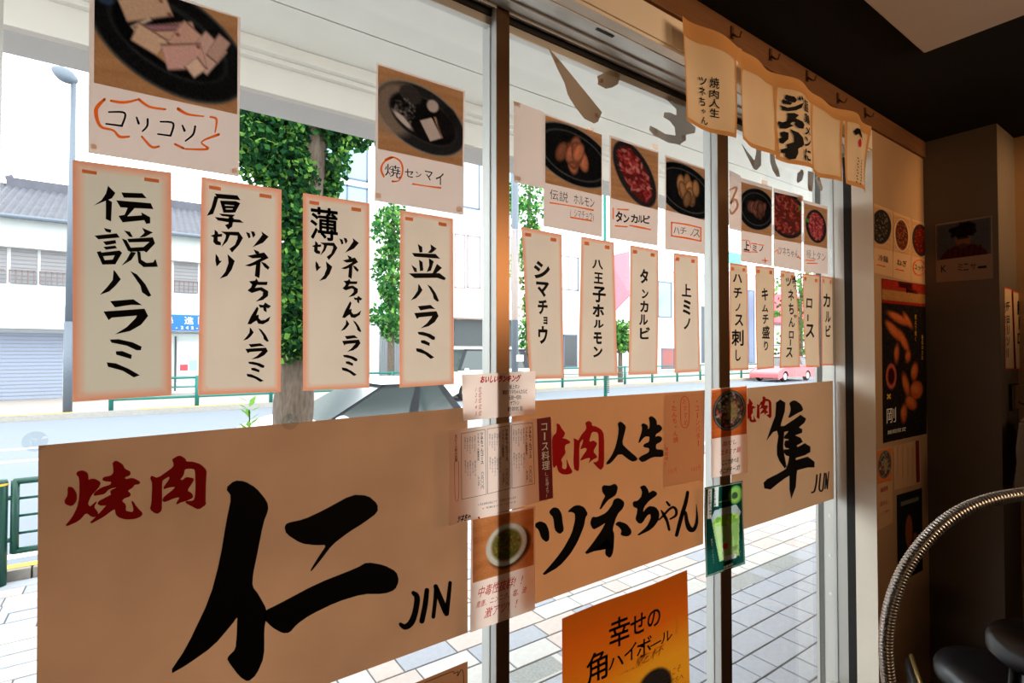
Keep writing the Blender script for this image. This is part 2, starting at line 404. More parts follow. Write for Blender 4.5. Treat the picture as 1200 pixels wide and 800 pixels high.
# ---------------------------------------------------------------- foliage and trees
LG = [thin('leaf_dark', (26, 58, 36), 0.35), thin('leaf_mid', (48, 92, 46), 0.4), thin('leaf_light', (110, 156, 70), 0.5)]
BARK = mat('bark', (92, 80, 70), 0.95, var=0.3, scale=14, bump=0.8, stretch=(3, 3, 0.7))
def leaves(mb, c, rad, n, size, rs, flat=0.8):
    for _ in range(n):
        while True:
            v = Vector((rs.uniform(-1, 1), rs.uniform(-1, 1), rs.uniform(-1, 1)))
            if 0.25 < v.length < 1: break
        p = Vector(c) + Vector((v.x*rad[0], v.y*rad[1], v.z*rad[2]))
        a = Vector((rs.gauss(0, 1), rs.gauss(0, 1), rs.gauss(0, 1)*flat)).normalized()
        bq = a.cross(Vector((rs.gauss(0, 1), rs.gauss(0, 1), rs.gauss(0, 1)))).normalized(); s = size*rs.uniform(0.6, 1.25)
        r = rs.random(); mi = 0 if r < 0.42 else (1 if r < 0.8 else 2)
        mb.add([p, p+a*s*0.5+bq*s*0.55, p+a*s*0.95+bq*s*0.12, p+a*s*0.5-bq*s*0.55], [(0, 1, 2, 3)], mi)
def trunk_tube(pts, r0, r1, seg, rs, ridges=True):
    b = MB(); n = 26; pts = [Vector(p) for p in pts]; path = []
    for i in range(n+1):
        t = i/n*(len(pts)-1); k = min(int(t), len(pts)-2); path.append(pts[k].lerp(pts[k+1], t-k))
    b.tube(path, [r0+(r1-r0)*i/n for i in range(n+1)], seg)
    if ridges:
        ph = [rs.random()*6.28 for _ in range(seg)]
        for i in range(n+1):
            for k in range(seg):
                j = i*seg+k; v = Vector(b.v[j]); c = path[i]; d = v-c
                f = 1 + 0.07*math.sin(k*2.1+i*0.5+ph[k % 3]) + 0.06*math.sin(k*5.3+i*0.9) + 0.03*rs.gauss(0, 1)
                b.v[j] = tuple(c + d*f)
    return b
rs = random.Random(11)
TY = 5.75
t0 = P(346, 480, TY); t1 = P(361, 150, TY); base = Vector((t0.x-0.05, TY, -0.02))
tr = empty('street_tree', base, 'thick barked street tree behind the second and third left strips, leaves crowding its trunk', 'tree', None)
trunk_tube([base, (t0.x-0.02, TY, 0.9), (t0.x+0.03, TY, 1.7), (t1.x, TY, 3.6), (t1.x+0.1, TY, 5.2)], 0.185, 0.155, 26, rs).build('trunk', BARK, tr, True)
e = P(408, 150, TY)
trunk_tube([(t1.x, TY, 3.35), ((t1.x+e.x)/2, TY+0.05, 3.55), (e.x+0.15, TY+0.1, 4.1)], 0.08, 0.04, 12, rs, False).build('branch', BARK, tr, True)
trunk_tube([(t1.x, TY, 3.3), (t1.x-0.5, TY, 3.7), (t1.x-0.9, TY+0.1, 4.3)], 0.10, 0.05, 12, rs, False).build('branch', BARK, tr, True)
fm = MB()
for (px, py, rx, rz, n) in ((320, 165, .34, .34, 900), (300, 180, .22, .26, 420), (335, 205, .32, .3, 700), (396, 152, .24, .2, 520), (415, 160, .22, .12, 260), (375, 215, .22, .22, 420), (345, 250, .30, .3, 800),
                            (340, 300, .27, .35, 900), (345, 350, .24, .35, 900), (352, 395, .20, .25, 500), (335, 400, .16, .22, 300), (395, 190, .12, .2, 160), (365, 250, .15, .2, 260),
                            (330, 140, .4, .25, 500), (310, 120, .5, .3, 500), (400, 120, .5, .3, 500)):
    c = P(px, py, TY+(0.22 if py < 230 and 340 < px < 385 else -0.12)); leaves(fm, c, (rx, 0.30, rz), int(n*1.7), 0.062, rs)
tag(fm.build('foliage', LG, tr), kind='stuff')
def sprig(px, py, Y, h, n, lab, nm='sprig_plant'):
    c = P(px, py, Y); o = empty(nm, (c.x, c.y, c.z-h), lab, 'plant')
    MB().tube([(c.x, c.y, c.z-h), (c.x+0.02, c.y, c.z-h*0.4), (c.x, c.y, c.z)], 0.006, 6).build('stem', LG[1], o)
    m = MB()
    for i in range(n):
        a = i*2.4; z = c.z-h*0.55+h*0.65*i/n
        d = Vector((math.cos(a), math.sin(a)*0.6, 0.55)).normalized(); s = 0.12; q = Vector((-d.y, d.x, 0)).normalized()
        p = Vector((c.x, c.y, z)); m.add([p, p+d*s*.5+q*s*.22, p+d*s, p+d*s*.5-q*s*.22], [(0, 1, 2, 3)])
    m.build('leaf', LG[2], o)
    return o
s1 = sprig(292, 480, 5.35, 0.95, 26, 'small bright green sapling tip above the large banner, left of the tree trunk')
LF = [thin('far_leaf_dark', (44, 90, 48), 0.35), thin('far_leaf_mid', (74, 126, 60), 0.4), thin('far_leaf_light', (120, 168, 80), 0.5)]
def small_tree(px, py0, py1, Y, rad, n, lab, leaf=0.16, col_=LF):
    b = P(px, py1, Y); t = P(px, py0, Y)
    o = empty('street_tree', (b.x, Y, 0), lab, 'tree', 'trees along the far pavement')
    trunk_tube([(b.x, Y, -0.01), (b.x, Y, t.z*0.6), (b.x+0.1, Y, t.z)], 0.14, 0.06, 10, rs, False).build('trunk', BARK, o, True)
    m = MB(); z0, z1 = max(1.6, b.z), t.z
    for i in range(9):
        z = z0 + (z1-z0)*(i+0.5)/9; rr = rad*(0.75+0.35*math.sin(i*1.9))
        leaves(m, (b.x + rs.uniform(-.3, .3)*rad, Y, z), (rr, rr, (z1-z0)/9*0.9), n//9, leaf, rs)
    tag(m.build('foliage', col_ or LG, o), kind='stuff'); return o
small_tree(458, 245, 395, 18.6, 0.72, 2600, 'slender green tree across the road between the third and fourth left strips')
small_tree(619, 215, 437, 18.6, 0.95, 2600, 'leafy green tree across the road just right of the steel pole', 0.17)
small_tree(727, 378, 434, 19.5, 0.8, 700, 'green tree across the road behind the middle of the centre pane', 0.2)
small_tree(939, 320, 425, 19.5, 2.4, 900, 'bushy green tree far off between the narrow strips of the right pane', 0.3)

# ---------------------------------------------------------------- buildings across the road
ROOF = mat('grey_roof_tile', (84, 84, 92), 0.7, var=0.12, scale=3)
WHITEB = mat('building_white', (206, 210, 208), 0.8, var=0.02)
WHITE2 = mat('building_offwhite', (190, 190, 186), 0.8, var=0.03)
GREYW = mat('shutter_grey', (132, 128, 128), 0.6)
BLUEW = mat('shutter_blue', (138, 148, 168), 0.5)
WGL = mat('window_blue_glass', (120, 160, 172), 0.1, spec=0.8)
DGL = mat('dark_opening', (70, 74, 76), 0.3)
FRB = mat('frame_bluegrey', (90, 102, 124), 0.5)
BY = 24.0
def at(px, py, Y=BY): return P(px, py, Y)
xa, xb = -9.0, at(330, 400).x
ze = at(30, 252).z
ha = empty('house', ((xa+xb)/2, BY, 0), 'two storey white house with grey tiled roof and shuttered upper windows', 'house')
MB().box(xa, xb, BY, BY+7, 0, ze).build('wall', WHITEB, ha)
rb = MB(); zr = ze+1.75; nrow = 13; ncol = 64
for i in range(nrow):
    y0 = BY-0.6+i*0.32; y1 = y0+0.36; z0 = ze-0.25+i*(zr-ze+.25)/nrow; z1 = z0+(zr-ze+.25)/nrow+0.02
    for k in range(ncol):
        x0 = xa+(xb-xa)*k/ncol; x1 = x0+(xb-xa)/ncol; xm = (x0+x1)/2
        rb.add([(x0, y0, z0), (xm, y0, z0+0.07), (x1, y0, z0), (x1, y1, z1), (xm, y1, z1+0.07), (x0, y1, z1)], [(0, 1, 4, 5), (1, 2, 3, 4)])
tag(rb.build('roof_tile', ROOF, ha), kind='stuff')
rx0 = at(8, 218, BY+3.5).x
b = MB(); b.box(rx0, xb, BY+3.35, BY+3.75, zr-0.1, zr+0.28); b.box(xa, rx0, BY+3.45, BY+3.65, zr-0.15, zr+0.05); b.tube([(rx0-0.02, BY+3.55, zr+0.2), (rx0+0.2, BY+3.55, zr+0.3)], 0.16, 8)
b.build('roof_ridge', ROOF, ha)
MB().add([(xa, BY+3.5, zr), (xb, BY+3.5, zr), (xb, BY+7.4, ze-0.2), (xa, BY+7.4, ze-0.2)], [(0, 1, 2, 3)]).build('roof_back', ROOF, ha)
b = MB(); b.tube([(xa, BY-0.62, ze-0.2), (xb, BY-0.62, ze-0.2)], 0.07, 8); b.build('gutter', GREYP, ha)
zb0 = at(30, 281).z; b = MB(); b.box(xa, xb, BY-0.35, BY, zb0-0.32, zb0); b.build('eave_board', WHITE2, ha)
zt, zm, zd = at(30, 285).z-0.2, at(30, 318).z, at(30, 333).z
for (a0, a1) in ((-60, 8), (13, 44), (48, 80), (204, 232)):
    q0, q1 = at(a0, 300).x, at(a1, 300).x
    wd_ = MB().box(q0, q1, BY-0.05, BY-0.01, zd, zt).build('window', GREYW, ha)
    bb = MB()
    for i in range(9): bb.box(q0, q1, BY-0.06, BY-0.05, zd+(zt-zd)*i/9, zd+(zt-zd)*i/9+0.02)
    bb.build('shutter_slat', GREYP, wd_)
    bb = MB(); bb.box(q0, q1, BY-0.34, BY-0.31, zm-0.04, zm)
    k = q0
    while k < q1: bb.box(k, k+0.03, BY-0.34, BY-0.31, zd, zm); k += 0.15
    bb.build('balcony_rail', mat('rail_brown', (110, 94, 90), 0.6), wd_)
b = MB(); zc0, zc1 = at(30, 368).z, at(30, 386).z
b.box(xa, xb, BY-1.0, BY, zc1, zc0+0.25); b.build('canopy_band', mat('band_paleblue', (176, 184, 196), 0.5), ha)
b = MB(); q0, q1 = at(2, 400).x, at(74, 400).x; z1 = at(30, 390).z
MB().box(q0-4, q1, BY-0.06, BY, 0, z1).build('door', BLUEW, ha)
b = MB()
for i in range(18): b.box(q0-4, q1, BY-0.075, BY-0.06, i*z1/18, i*z1/18+0.02)
b.build('shutter_slat', GREYW, ha)
# shop front right of the lamp
q0, q1 = at(196, 400).x, at(262, 400).x
zs0, zs1 = P(218, 387, BY-1.06).z, P(218, 369, BY-1.06).z
sgn = MB().box(P(185, 400, BY-1.06).x, P(262, 400, BY-1.06).x, BY-1.12, BY-1.02, zs0, zs1).build('sign_board', mat('sign_blue', (32, 98, 196), 0.4), ha)
MB().box(q0, q1, BY-0.08, BY-0.02, 0.3, zs0-0.1).build('shop_window', mat('pale_window', (196, 206, 206), 0.2, spec=0.6), ha)
b = MB(); b.box(q0+0.3, q1, BY-0.12, BY-0.09, 0.5, 2.0); b.build('notice_panel', WHITEB, ha)
b = MB(); b.box(P(211, 400, BY).x, P(220, 400, BY).x, BY-0.14, BY-0.12, P(215, 434, BY).z, P(215, 427, BY).z); b.build('notice_red', mat('notice_red', (210, 70, 80), 0.5), ha)
b = MB(); b.box(P(222, 400, BY).x, P(231, 400, BY).x, BY-0.14, BY-0.12, P(215, 434, BY).z, P(215, 422, BY).z); b.build('notice_green', mat('notice_green', (150, 214, 196), 0.5), ha)
b = MB(); b.box(P(204.5, 400, BY).x, P(206.5, 400, BY).x, BY-0.16, BY-0.1, 0.1, zs0-0.2); b.build('door_frame', DGL, ha)

# far fence on the far pavement
ff = empty('guard_rail', (2.0, 17.95, 0), 'thin teal guard rail along the far pavement between the strips', 'guard rail')
b = MB()
for z in (0.85, 0.30, 0.58): b.tube([(-0.6, 17.95, z), (40, 17.95, z)], 0.04 if z != 0.58 else 0.02, 6)
b.build('rail', TEAL, ff)
for i in range(21):
    x = -0.6+i*2.0
    MB().tube([(x, 17.95, 0), (x, 17.95, 0.9)], 0.055, 8).build('post', TEAL, ff, True)

def facade(name, px0, px1, Y, ztop, mtl, lab, wins, depth=8, cat='building', extra=None):
    x0, x1 = P(px0, 400, Y).x, P(px1, 400, Y).x
    o = empty(name, ((x0+x1)/2, Y, 0), lab, cat)
    MB().box(x0, x1, Y, Y+depth, 0, ztop).build('wall', mtl, o)
    for wd in wins:
        a0, a1, b0, b1, m = wd[:5]; n = wd[5] if len(wd) > 5 else 1
        xs0, xs1 = P(a0, 400, Y).x, P(a1, 400, Y).x; xm = (a0+a1)/2
        z0, z1 = P(xm, b1, Y).z, P(xm, b0, Y).z
        f = MB(); t = 0.08
        f.box(xs0, xs1, Y-0.05, Y, z0, z0+t); f.box(xs0, xs1, Y-0.05, Y, z1-t, z1)
        for k in range(n+1):
            xx = xs0+(xs1-xs0-t)*k/n; f.box(xx, xx+t, Y-0.05, Y, z0, z1)
        fo = f.build('window', FRB, o)
        MB().box(xs0, xs1, Y-0.02, Y-0.001, z0, z1).build('pane', m, fo)
    return o
fb = facade('office_building', 372, 640, 25.0, 15.0, WHITEB, 'tall white office block with pale blue windows behind the street tree', [
    (380, 430, 160, 209, WGL, 2), (380, 430, 216, 262, WGL, 2), (486, 512, 172, 236, WGL, 1), (536, 562, 178, 244, mat('window_white', (170, 184, 192), 0.2), 1), (532, 545, 274, 338, mat('window_white2', (176, 184, 188), 0.3), 1),
    (547, 563, 276, 338, WGL, 1), (576, 600, 276, 340, WGL, 1), (576, 600, 180, 250, WGL, 1)])
b = MB(); x0, x1 = P(446, 400, 24.6).x, P(606, 400, 24.6).x
b.box(x0, x1, 24.2, 25.0, P(548, 372, 24.2).z, P(548, 362, 24.2).z); b.build('canopy_band', mat('band_bluegrey', (186, 200, 220), 0.5), fb)
MB().box(P(533, 400, 24.9).x, P(606, 400, 24.9).x, 24.9, 24.99, P(548, 405, 24.9).z, P(548, 372, 24.9).z).build('garage_opening', DGL, fb)
gt = MB(); gx0, gx1 = P(446, 400, 24.8).x, P(470, 400, 24.8).x; gz1 = P(458, 370, 24.8).z
for i in range(12):
    xx = gx0+(gx1-gx0)*i/12; gt.box(xx, xx+(gx1-gx0)/12*0.8, 24.75, 24.8, 0.1, gz1)
gt.build('gate', mat('gate_grey', (120, 126, 130), 0.5), fb)
b = MB(); b.box(P(340, 400, 23).x, P(444, 400, 23).x, 23, 23.3, 0, P(440, 388, 23).z); 
lw = b.build('garden_wall', WHITEB); tag(lw, 'low white boundary wall across the road behind the street tree', 'wall')
facade('apartment_building', 640, 720, 26.0, 9.2, WHITE2, 'pale low building with fine siding across the road, left half of the centre pane', [
    (660, 676, 392, 430, DGL, 1), (654, 678, 300, 340, mat('window_white2', (176, 184, 188), 0.3), 2)])
b = MB(); 
facade('shop_building', 722, 852, 27.0, 8.0, WHITEB, 'white shop building across the road in the right half of the centre pane', [
    (775, 790, 408, 432, mat('door_rust', (150, 92, 90), 0.5), 1), (771, 787, 330, 372, WGL, 1), (822, 850, 360, 425, DGL, 2)])
RED = mat('awning_red', (222, 92, 104), 0.6, var=0.06)
aw = empty('awning', P(728, 330, 24.5), 'faded pink red sloping awning across the road in the centre pane', 'awning')
b = MB(); A_, B_, C_, D_ = P(712, 300, 25.5), P(738, 294, 25.5), P(738, 345, 23.0), P(712, 372, 23.0)
b.add([A_, B_, C_, D_, A_+Vector((0, 0, -.1)), B_+Vector((0, 0, -.1)), C_+Vector((0, 0, -.1)), D_+Vector((0, 0, -.1))], [(0,1,2,3), (7,6,5,4), (0,4,5,1), (1,5,6,2), (2,6,7,3), (3,7,4,0)]); b.build('cloth', RED, aw)
MB().tube([P(712, 372, 23.0), (P(712, 372, 23.0).x, 23.0, 0)], 0.05, 8).build('pole', GREYP, aw)
facade('corner_building', 856, 990, 30.0, 9.5, WHITE2, 'pale building with red awnings at the far end of the road, right pane', [
    (877, 884, 340, 425, mat('frame_grey2', (110, 124, 150), 0.5), 1), (930, 940, 345, 380, WGL, 1), (905, 916, 380, 405, mat('window_white2', (176, 184, 188), 0.3), 1)])
b = MB(); b.box(P(900, 400, 29).x, P(990, 400, 29).x, 28.6, 29.9, P(910, 378, 29).z, P(910, 345, 29).z)
b.box(P(901, 400, 29).x, P(901, 400, 29).x+0.15, 28.7, 28.85, 0, P(910, 345, 29).z)
tag(b.build('awning', RED), 'long red shop awning at the far end of the road, right pane', 'awning')
sg = P(861, 303, 24); b = MB(); b.box(P(848, 300, 24).x, P(869, 300, 24).x, 24, 24.3, P(860, 308, 24).z, P(860, 296, 24).z); b.box(P(858, 300, 24).x, P(858.6, 300, 24).x, 24.1, 24.2, 0, P(860, 308, 24).z)
tag(b.build('sign_board', mat('mint_green', (90, 214, 186), 0.5)), 'mint green sign board high across the road, top left of the right pane', 'sign')

# ---------------------------------------------------------------- cars
CARW = mat('car_white', (232, 236, 240), 0.25, spec=0.6); CARG = mat('car_glass', (52, 62, 62), 0.12, spec=0.7); CARB = mat('car_black', (24, 27, 34), 0.35); TYRE = mat('tyre', (26, 26, 28), 0.8)
def wheel(parent, x, y0, y1, z, r):
    b = MB(); prof = [(r*0.75, y0), (r, y0+0.03), (r, y1-0.03), (r*0.75, y1)]
    n = 22; base = len(b.v)
    for rr, yy in [(0.02, y0+0.02)]+prof+[(0.02, y1-0.02)]:
        for k in range(n): b.v.append((x+rr*math.cos(2*PI*k/n), yy, z+rr*math.sin(2*PI*k/n)))
    for i in range(5):
        for k in range(n): b.f.append((i*n+k, i*n+(k+1) % n, (i+1)*n+(k+1) % n, (i+1)*n+k)); b.m.append(0)
    o = b.build('wheel', TYRE, parent, True)
    h = MB(); h.prism([(x+r*0.6*math.cos(2*PI*k/16), z+r*0.6*math.sin(2*PI*k/16)) for k in range(16)], 'y', y0-0.005, y0+0.02); h.build('hub_cap', ALU, o)
def car(name, x0, y0, z0, L, H, belt, body_m, lab, cab, W=1.68, kind='car', nose=0.62):
    """cab = x fractions: windscreen base, roof front, roof rear, rear window base"""
    o = empty(name, (x0+L/2, y0+W/2, z0), lab, 'car')
    X = lambda f: x0+f*L
    wr = 0.31; wf, wb = X(0.19), X(0.80)
    def arch(c): return [(c+(wr+0.05)*math.cos(a), z0+wr+(wr+0.05)*math.sin(a)) for a in [PI-(PI*i/8) for i in range(9)]]
    prof = [(X(0.0), z0+0.25), (X(0.005), z0+0.2)] + [(p_[0], max(p_[1], z0+0.2)) for p_ in arch(wf)] + [(p_[0], max(p_[1], z0+0.2)) for p_ in arch(wb)] + [(X(0.99), z0+0.2), (X(1.0), z0+0.35), (X(0.995), z0+belt-0.06), (X(cab[3]), z0+belt+0.02), (X(cab[0]), z0+belt-0.02), (X(0.12), z0+nose+0.1), (X(0.02), z0+nose-0.08), (X(0.0), z0+0.45)]
    b = MB(); b.prism(prof, 'y', y0, y0+W); b.build('body', body_m, o, bevel=0.05)
    zb, zt = z0+belt-0.03, z0+H; i0, i1 = 0.04, 0.16
    c8 = [(X(cab[0]), y0+i0, zb), (X(cab[3]), y0+i0, zb), (X(cab[3]), y0+W-i0, zb), (X(cab[0]), y0+W-i0, zb),
          (X(cab[1]), y0+i1, zt-0.05), (X(cab[2]), y0+i1, zt-0.05), (X(cab[2]), y0+W-i1, zt-0.05), (X(cab[1]), y0+W-i1, zt-0.05)]
    MB().hexa(c8).build('cabin_glass', CARG, o)
    # roof skin, slightly crowned
    b = MB(); n = 8
    for i in range(n+1):
        for j in range(n+1):
            u = i/n; v = j/n; xx = X(cab[1])-0.05+(X(cab[2])-X(cab[1])+0.1)*u; yy = y0+i1-0.02+(W-2*i1+0.04)*v
            b.v.append((xx, yy, zt-0.05+0.07*(1-(2*u-1)**2)*1.0*(1-(2*v-1)**4)+0.01))
    for i in range(n):
        for j in range(n): b.f.append((i*(n+1)+j, (i+1)*(n+1)+j, (i+1)*(n+1)+j+1, i*(n+1)+j+1)); b.m.append(0)
    b.build('roof', body_m, o, True)
    def side(u, v, off=-0.004):  # u along the car at height fraction v on the near side
        a = X(cab[0])+(X(cab[1])-X(cab[0]))*v; c = X(cab[3])+(X(cab[2])-X(cab[3]))*v
        return Vector((a+(c-a)*u, y0+i0+(i1-i0)*v+off, zb+(zt-0.05-zb)*v))
    b = MB()
    for (u0, u1, ub0, ub1) in ((-0.03, 0.03, -0.02, 0.02), (0.54, 0.62, 0.56, 0.64), (0.90, 1.0, 0.96, 1.03)):
        b.add([side(ub0, 0), side(ub1, 0), side(u1, 1), side(u0, 1)], [(0, 1, 2, 3)])
    b.add([side(-0.02, 0.93), side(1.02, 0.93), side(1.02, 1.02), side(-0.02, 1.02)], [(0, 1, 2, 3)])
    b.build('pillar', CARB, o)
    b = MB(); m0 = side(0.08, 0.05, -0.12); b.lathe(tuple(m0), [(0.03, -0.05), (0.085, -0.02), (0.085, 0.06), (0.03, 0.09)], 12); b.build('mirror', body_m, o, True)
    b = MB(); b.box(X(0.3), X(0.9), y0-0.006, y0, z0+belt-0.08, z0+belt-0.065); b.build('trim_line', CARB, o)
    for cx in (wf, wb):
        wheel(o, cx, y0+0.03, y0+0.22, z0+wr, wr); wheel(o, cx, y0+W-0.22, y0+W-0.03, z0+wr, wr)
    return o
cx0 = P(378, 488, 6.6).x; cx3 = P(540, 474, 6.6).x; crf = P(452, 452, 6.6).x; crr = P(520, 452, 6.6).x
Lc = 3.55; ox = cx0-0.95
car('car', ox, 6.5, -0.12, Lc, 1.33, 0.86, CARW, 'white hatchback with dark windows on the road above the large left banner',
    ((cx0-ox)/Lc, (crf-ox)/Lc, (crr-ox)/Lc, (cx3-ox)/Lc))
vx = P(520, 430, 16.5).x
car('car', vx, 16.0, -0.12, 3.4, 1.85, 1.05, mat('car_palegreen', (214, 230, 206), 0.35), 'pale green boxy van parked across the road just left of the first mullion', (0.10, 0.2, 0.96, 0.98), 1.5, nose=0.85)
vx = P(912, 430, 15.6).x
car('car', vx, 15.6, -0.12, 4.2, 1.45, 0.9, mat('car_red', (206, 104, 108), 0.35), 'faded red car far down the road, low between the narrow strips', (0.22, 0.38, 0.8, 0.95))
#REST2
# ================================================================ INSIDE: sheets on the glass
YG = 1.0455                     # plane of papers stuck to the inner face of the panes
YM = 1.0175                     # plane of cards that span a mullion
INK = mat('black_ink', (10, 9, 9), 0.6, spec=0.1)
REDINK = thin('red_ink', (196, 30, 30), 0.9); ORINK = thin('orange_marker', (255, 128, 48), 0.92); WINK = mat('white_print', (235, 230, 222), 0.6)
REDINK2 = mat('red_brush_ink', (150, 14, 16), 0.6, spec=0.1)
BROWNINK = thin('faded_ink', (206, 164, 134), 0.9)
GLY = {}
def glyph_mesh(ch, bold):
    k = (ch, bold)
    if k in GLY: return GLY[k]
    c = bpy.data.curves.new('glyph', 'FONT'); c.body = ch; c.size = 1; c.offset = bold; c.resolution_u = 3
    o = bpy.data.objects.new('glyph', c); col.objects.link(o)
    dg = bpy.context.evaluated_depsgraph_get(); dg.update()
    oe = o.evaluated_get(dg); m = oe.to_mesh()
    v = [(q.co.x, q.co.y) for q in m.vertices]; f = [tuple(p.vertices) for p in m.polygons]
    oe.to_mesh_clear(); bpy.data.objects.remove(o); bpy.data.curves.remove(c)
    if v:
        x0 = min(a[0] for a in v); x1 = max(a[0] for a in v); y0 = min(a[1] for a in v); y1 = max(a[1] for a in v)
    else: x0 = y0 = 0; x1 = y1 = 1
    GLY[k] = (v, f, (x0, y0, x1, y1)); return GLY[k]
def slope(x, y): return (410.0-y)/(1480.0-x)
def crom(pts, n=5):
    if len(pts) < 3: return pts
    out = []
    for i in range(len(pts)-1):
        p0 = pts[max(i-1, 0)]; p1 = pts[i]; p2 = pts[i+1]; p3 = pts[min(i+2, len(pts)-1)]
        for k in range(n):
            t = k/n; out.append(tuple(0.5*((2*b)+(c-a)*t+(2*a-5*b+4*c-d)*t*t+(3*b-a-3*c+d)*t**3) for a, b, c, d in zip(p0, p1, p2, p3)))
    out.append(pts[-1]); return out
class Ink:
    """flat lettering lying on a sheet; shapes are given where they stand on that sheet"""
    def __init__(s, Y, disp=None, gap=0.0007, proj=None, grow=0.0): s.grow = grow; s.mb = MB(); s.Y = Y-gap; s.disp = disp; s.proj = proj
    def w(s, x, y):
        if s.proj: return s.proj(x, y)
        p = P(x, y, s.Y)
        if s.disp: p.y += s.disp(p)
        return p
    def poly(s, pts, sc_=1.0, ox=0.0, oy=0.0, smooth=False):
        q = [(ox+x/sc_, oy+y/sc_) for x, y in pts]
        if smooth:                   # cut the corners once so that brush edges run soft
            out = []
            for i in range(len(q)):
                (ax, ay), (bx, by) = q[i], q[(i+1) % len(q)]
                out += [(ax*.8+bx*.2, ay*.8+by*.2), (ax*.2+bx*.8, ay*.2+by*.8)]
            q = out
        if s.grow:                   # ink spreads a little past the traced edge
            ar = sum(q[i-1][0]*q[i][1]-q[i][0]*q[i-1][1] for i in range(len(q))); sg = 1 if ar > 0 else -1; o_ = []
            for i in range(len(q)):
                (ax, ay), (bx_, by_), (cx_, cy_) = q[i-1], q[i], q[(i+1) % len(q)]
                n1 = Vector((by_-ay, ax-bx_)); n2 = Vector((cy_-by_, bx_-cx_)); n1.normalize(); n2.normalize(); m_ = n1+n2
                m_ = m_/max(m_.length_squared/2, 0.6) if m_.length > 1e-6 else n1
                o_.append((bx_+m_.x*s.grow*sg, by_+m_.y*s.grow*sg))
            q = o_
        s.mb.add([s.w(x, y) for x, y in q], [tuple(range(len(q)))]); return s
    def stroke(s, pts, sc_=1.0, ox=0.0, oy=0.0):
        q = crom([(ox+p[0]/sc_, oy+p[1]/sc_, p[2]/sc_/2) for p in pts])
        L, R = [], []
        for i, p in enumerate(q):
            a = q[max(i-1, 0)]; b = q[min(i+1, len(q)-1)]; dx, dy = b[0]-a[0], b[1]-a[1]; l = math.hypot(dx, dy) or 1
            nx, ny = -dy/l, dx/l; r = abs(p[2])
            L.append((p[0]+nx*r, p[1]+ny*r)); R.append((p[0]-nx*r, p[1]-ny*r))
        vs = [s.w(*p) for p in L]+[s.w(*p) for p in R]; n = len(q)
        s.mb.add(vs, [(i, i+1, n+i+1, n+i) for i in range(n-1)])
        for e, m in ((0, 1), (n-1, -2)):       # round ends
            c = q[e]; r = abs(c[2]); s.mb.add([s.w(c[0]+r*math.cos(k*PI/4), c[1]+r*math.sin(k*PI/4)) for k in range(8)], [tuple(range(8))])
        return s
    def glyph(s, ch, x0, y0, x1, y1, bold=0.03, sl=None, fit=True, rot=0.0, lean=0.0):
        """one character fitted into the box; rot for the long-vowel bar in upright text"""
        dups = ord(ch) > 0x4dff and bold > 0.004        # dense characters: thickened by shifted copies, so that gaps stay open
        v, f, (gx0, gy0, gx1, gy1) = glyph_mesh(ch, 0.0 if dups else bold)
        if dups:
            hv, hf = [], []
            for dx, dy in ((0, 0), (1, 0), (-1, 0), (0, 1), (0, -1), (.7, .7), (.7, -.7), (-.7, .7), (-.7, -.7)):
                n_ = len(hv); hv += [(a+dx*bold*.8, b+dy*bold*.8) for a, b in v]; hf += [tuple(n_+q for q in t) for t in f]
            heavy = (hv, hf); e_ = bold*.8; gx0 -= e_; gy0 -= e_; gx1 += e_; gy1 += e_
        if not f: return s
        xc, yc = (x0+x1)/2, (y0+y1)/2
        k = slope(xc, yc) if sl is None else sl
        out = []
        if dups: v, f = heavy
        for (a, b) in v:
            if fit: u = (a-gx0)/(gx1-gx0); t = (gy1-b)/(gy1-gy0)
            else: u = a; t = (0.86-b)/0.98
            if rot: u, t = t, u
            X = x0+(x1-x0)*u + lean*(0.5-t)*(y1-y0); Yv = y0+(y1-y0)*t + (X-xc)*k
            out.append(s.w(X, Yv))
        s.mb.add(out, f); return s
    def row(s, text, x0, y0, x1, y1, bold=0.03, lean=0.0, widths=None):
        """a line of characters; y0,y1 = top and bottom at the middle of the line"""
        xc, yc = (x0+x1)/2, (y0+y1)/2; k = slope(xc, yc); n = len(text); h = y1-y0
        for i, ch in enumerate(text):
            a = x0+(x1-x0)*i/n; b = x0+(x1-x0)*(i+1)/n; m = (a+b)/2; dy = (m-xc)*k
            s.glyph(ch, a, y0+dy, b, y1+dy, bold, fit=False, lean=lean, sl=k)
        return s
    def colm(s, text, xc, y0, y1, wd, bold=0.03, x_end=None):
        n = len(text)
        for i, ch in enumerate(text):
            t0 = y0+(y1-y0)*i/n; t1 = y0+(y1-y0)*(i+1)/n; x = xc+((x_end-xc)*(i+.5)/n if x_end is not None else 0)
            if ch == 'ー': s.glyph(ch, x-wd*0.09, t0+(t1-t0)*.1, x+wd*0.09, t0+(t1-t0)*.9, bold, rot=1)
            elif ch in 'ゃょっュ': s.glyph(ch, x-wd*0.2, t0+(t1-t0)*.05, x+wd*0.48, t0+(t1-t0)*.75, bold, fit=False)
            else: s.glyph(ch, x-wd/2, t0, x+wd/2, t1, bold, fit=False)
        return s
    def done(s, parent, m, name='lettering', label=None):
        if not s.mb.f: return None
        o = s.mb.build(name, m, parent)
        if label: o['label'] = label
        return o

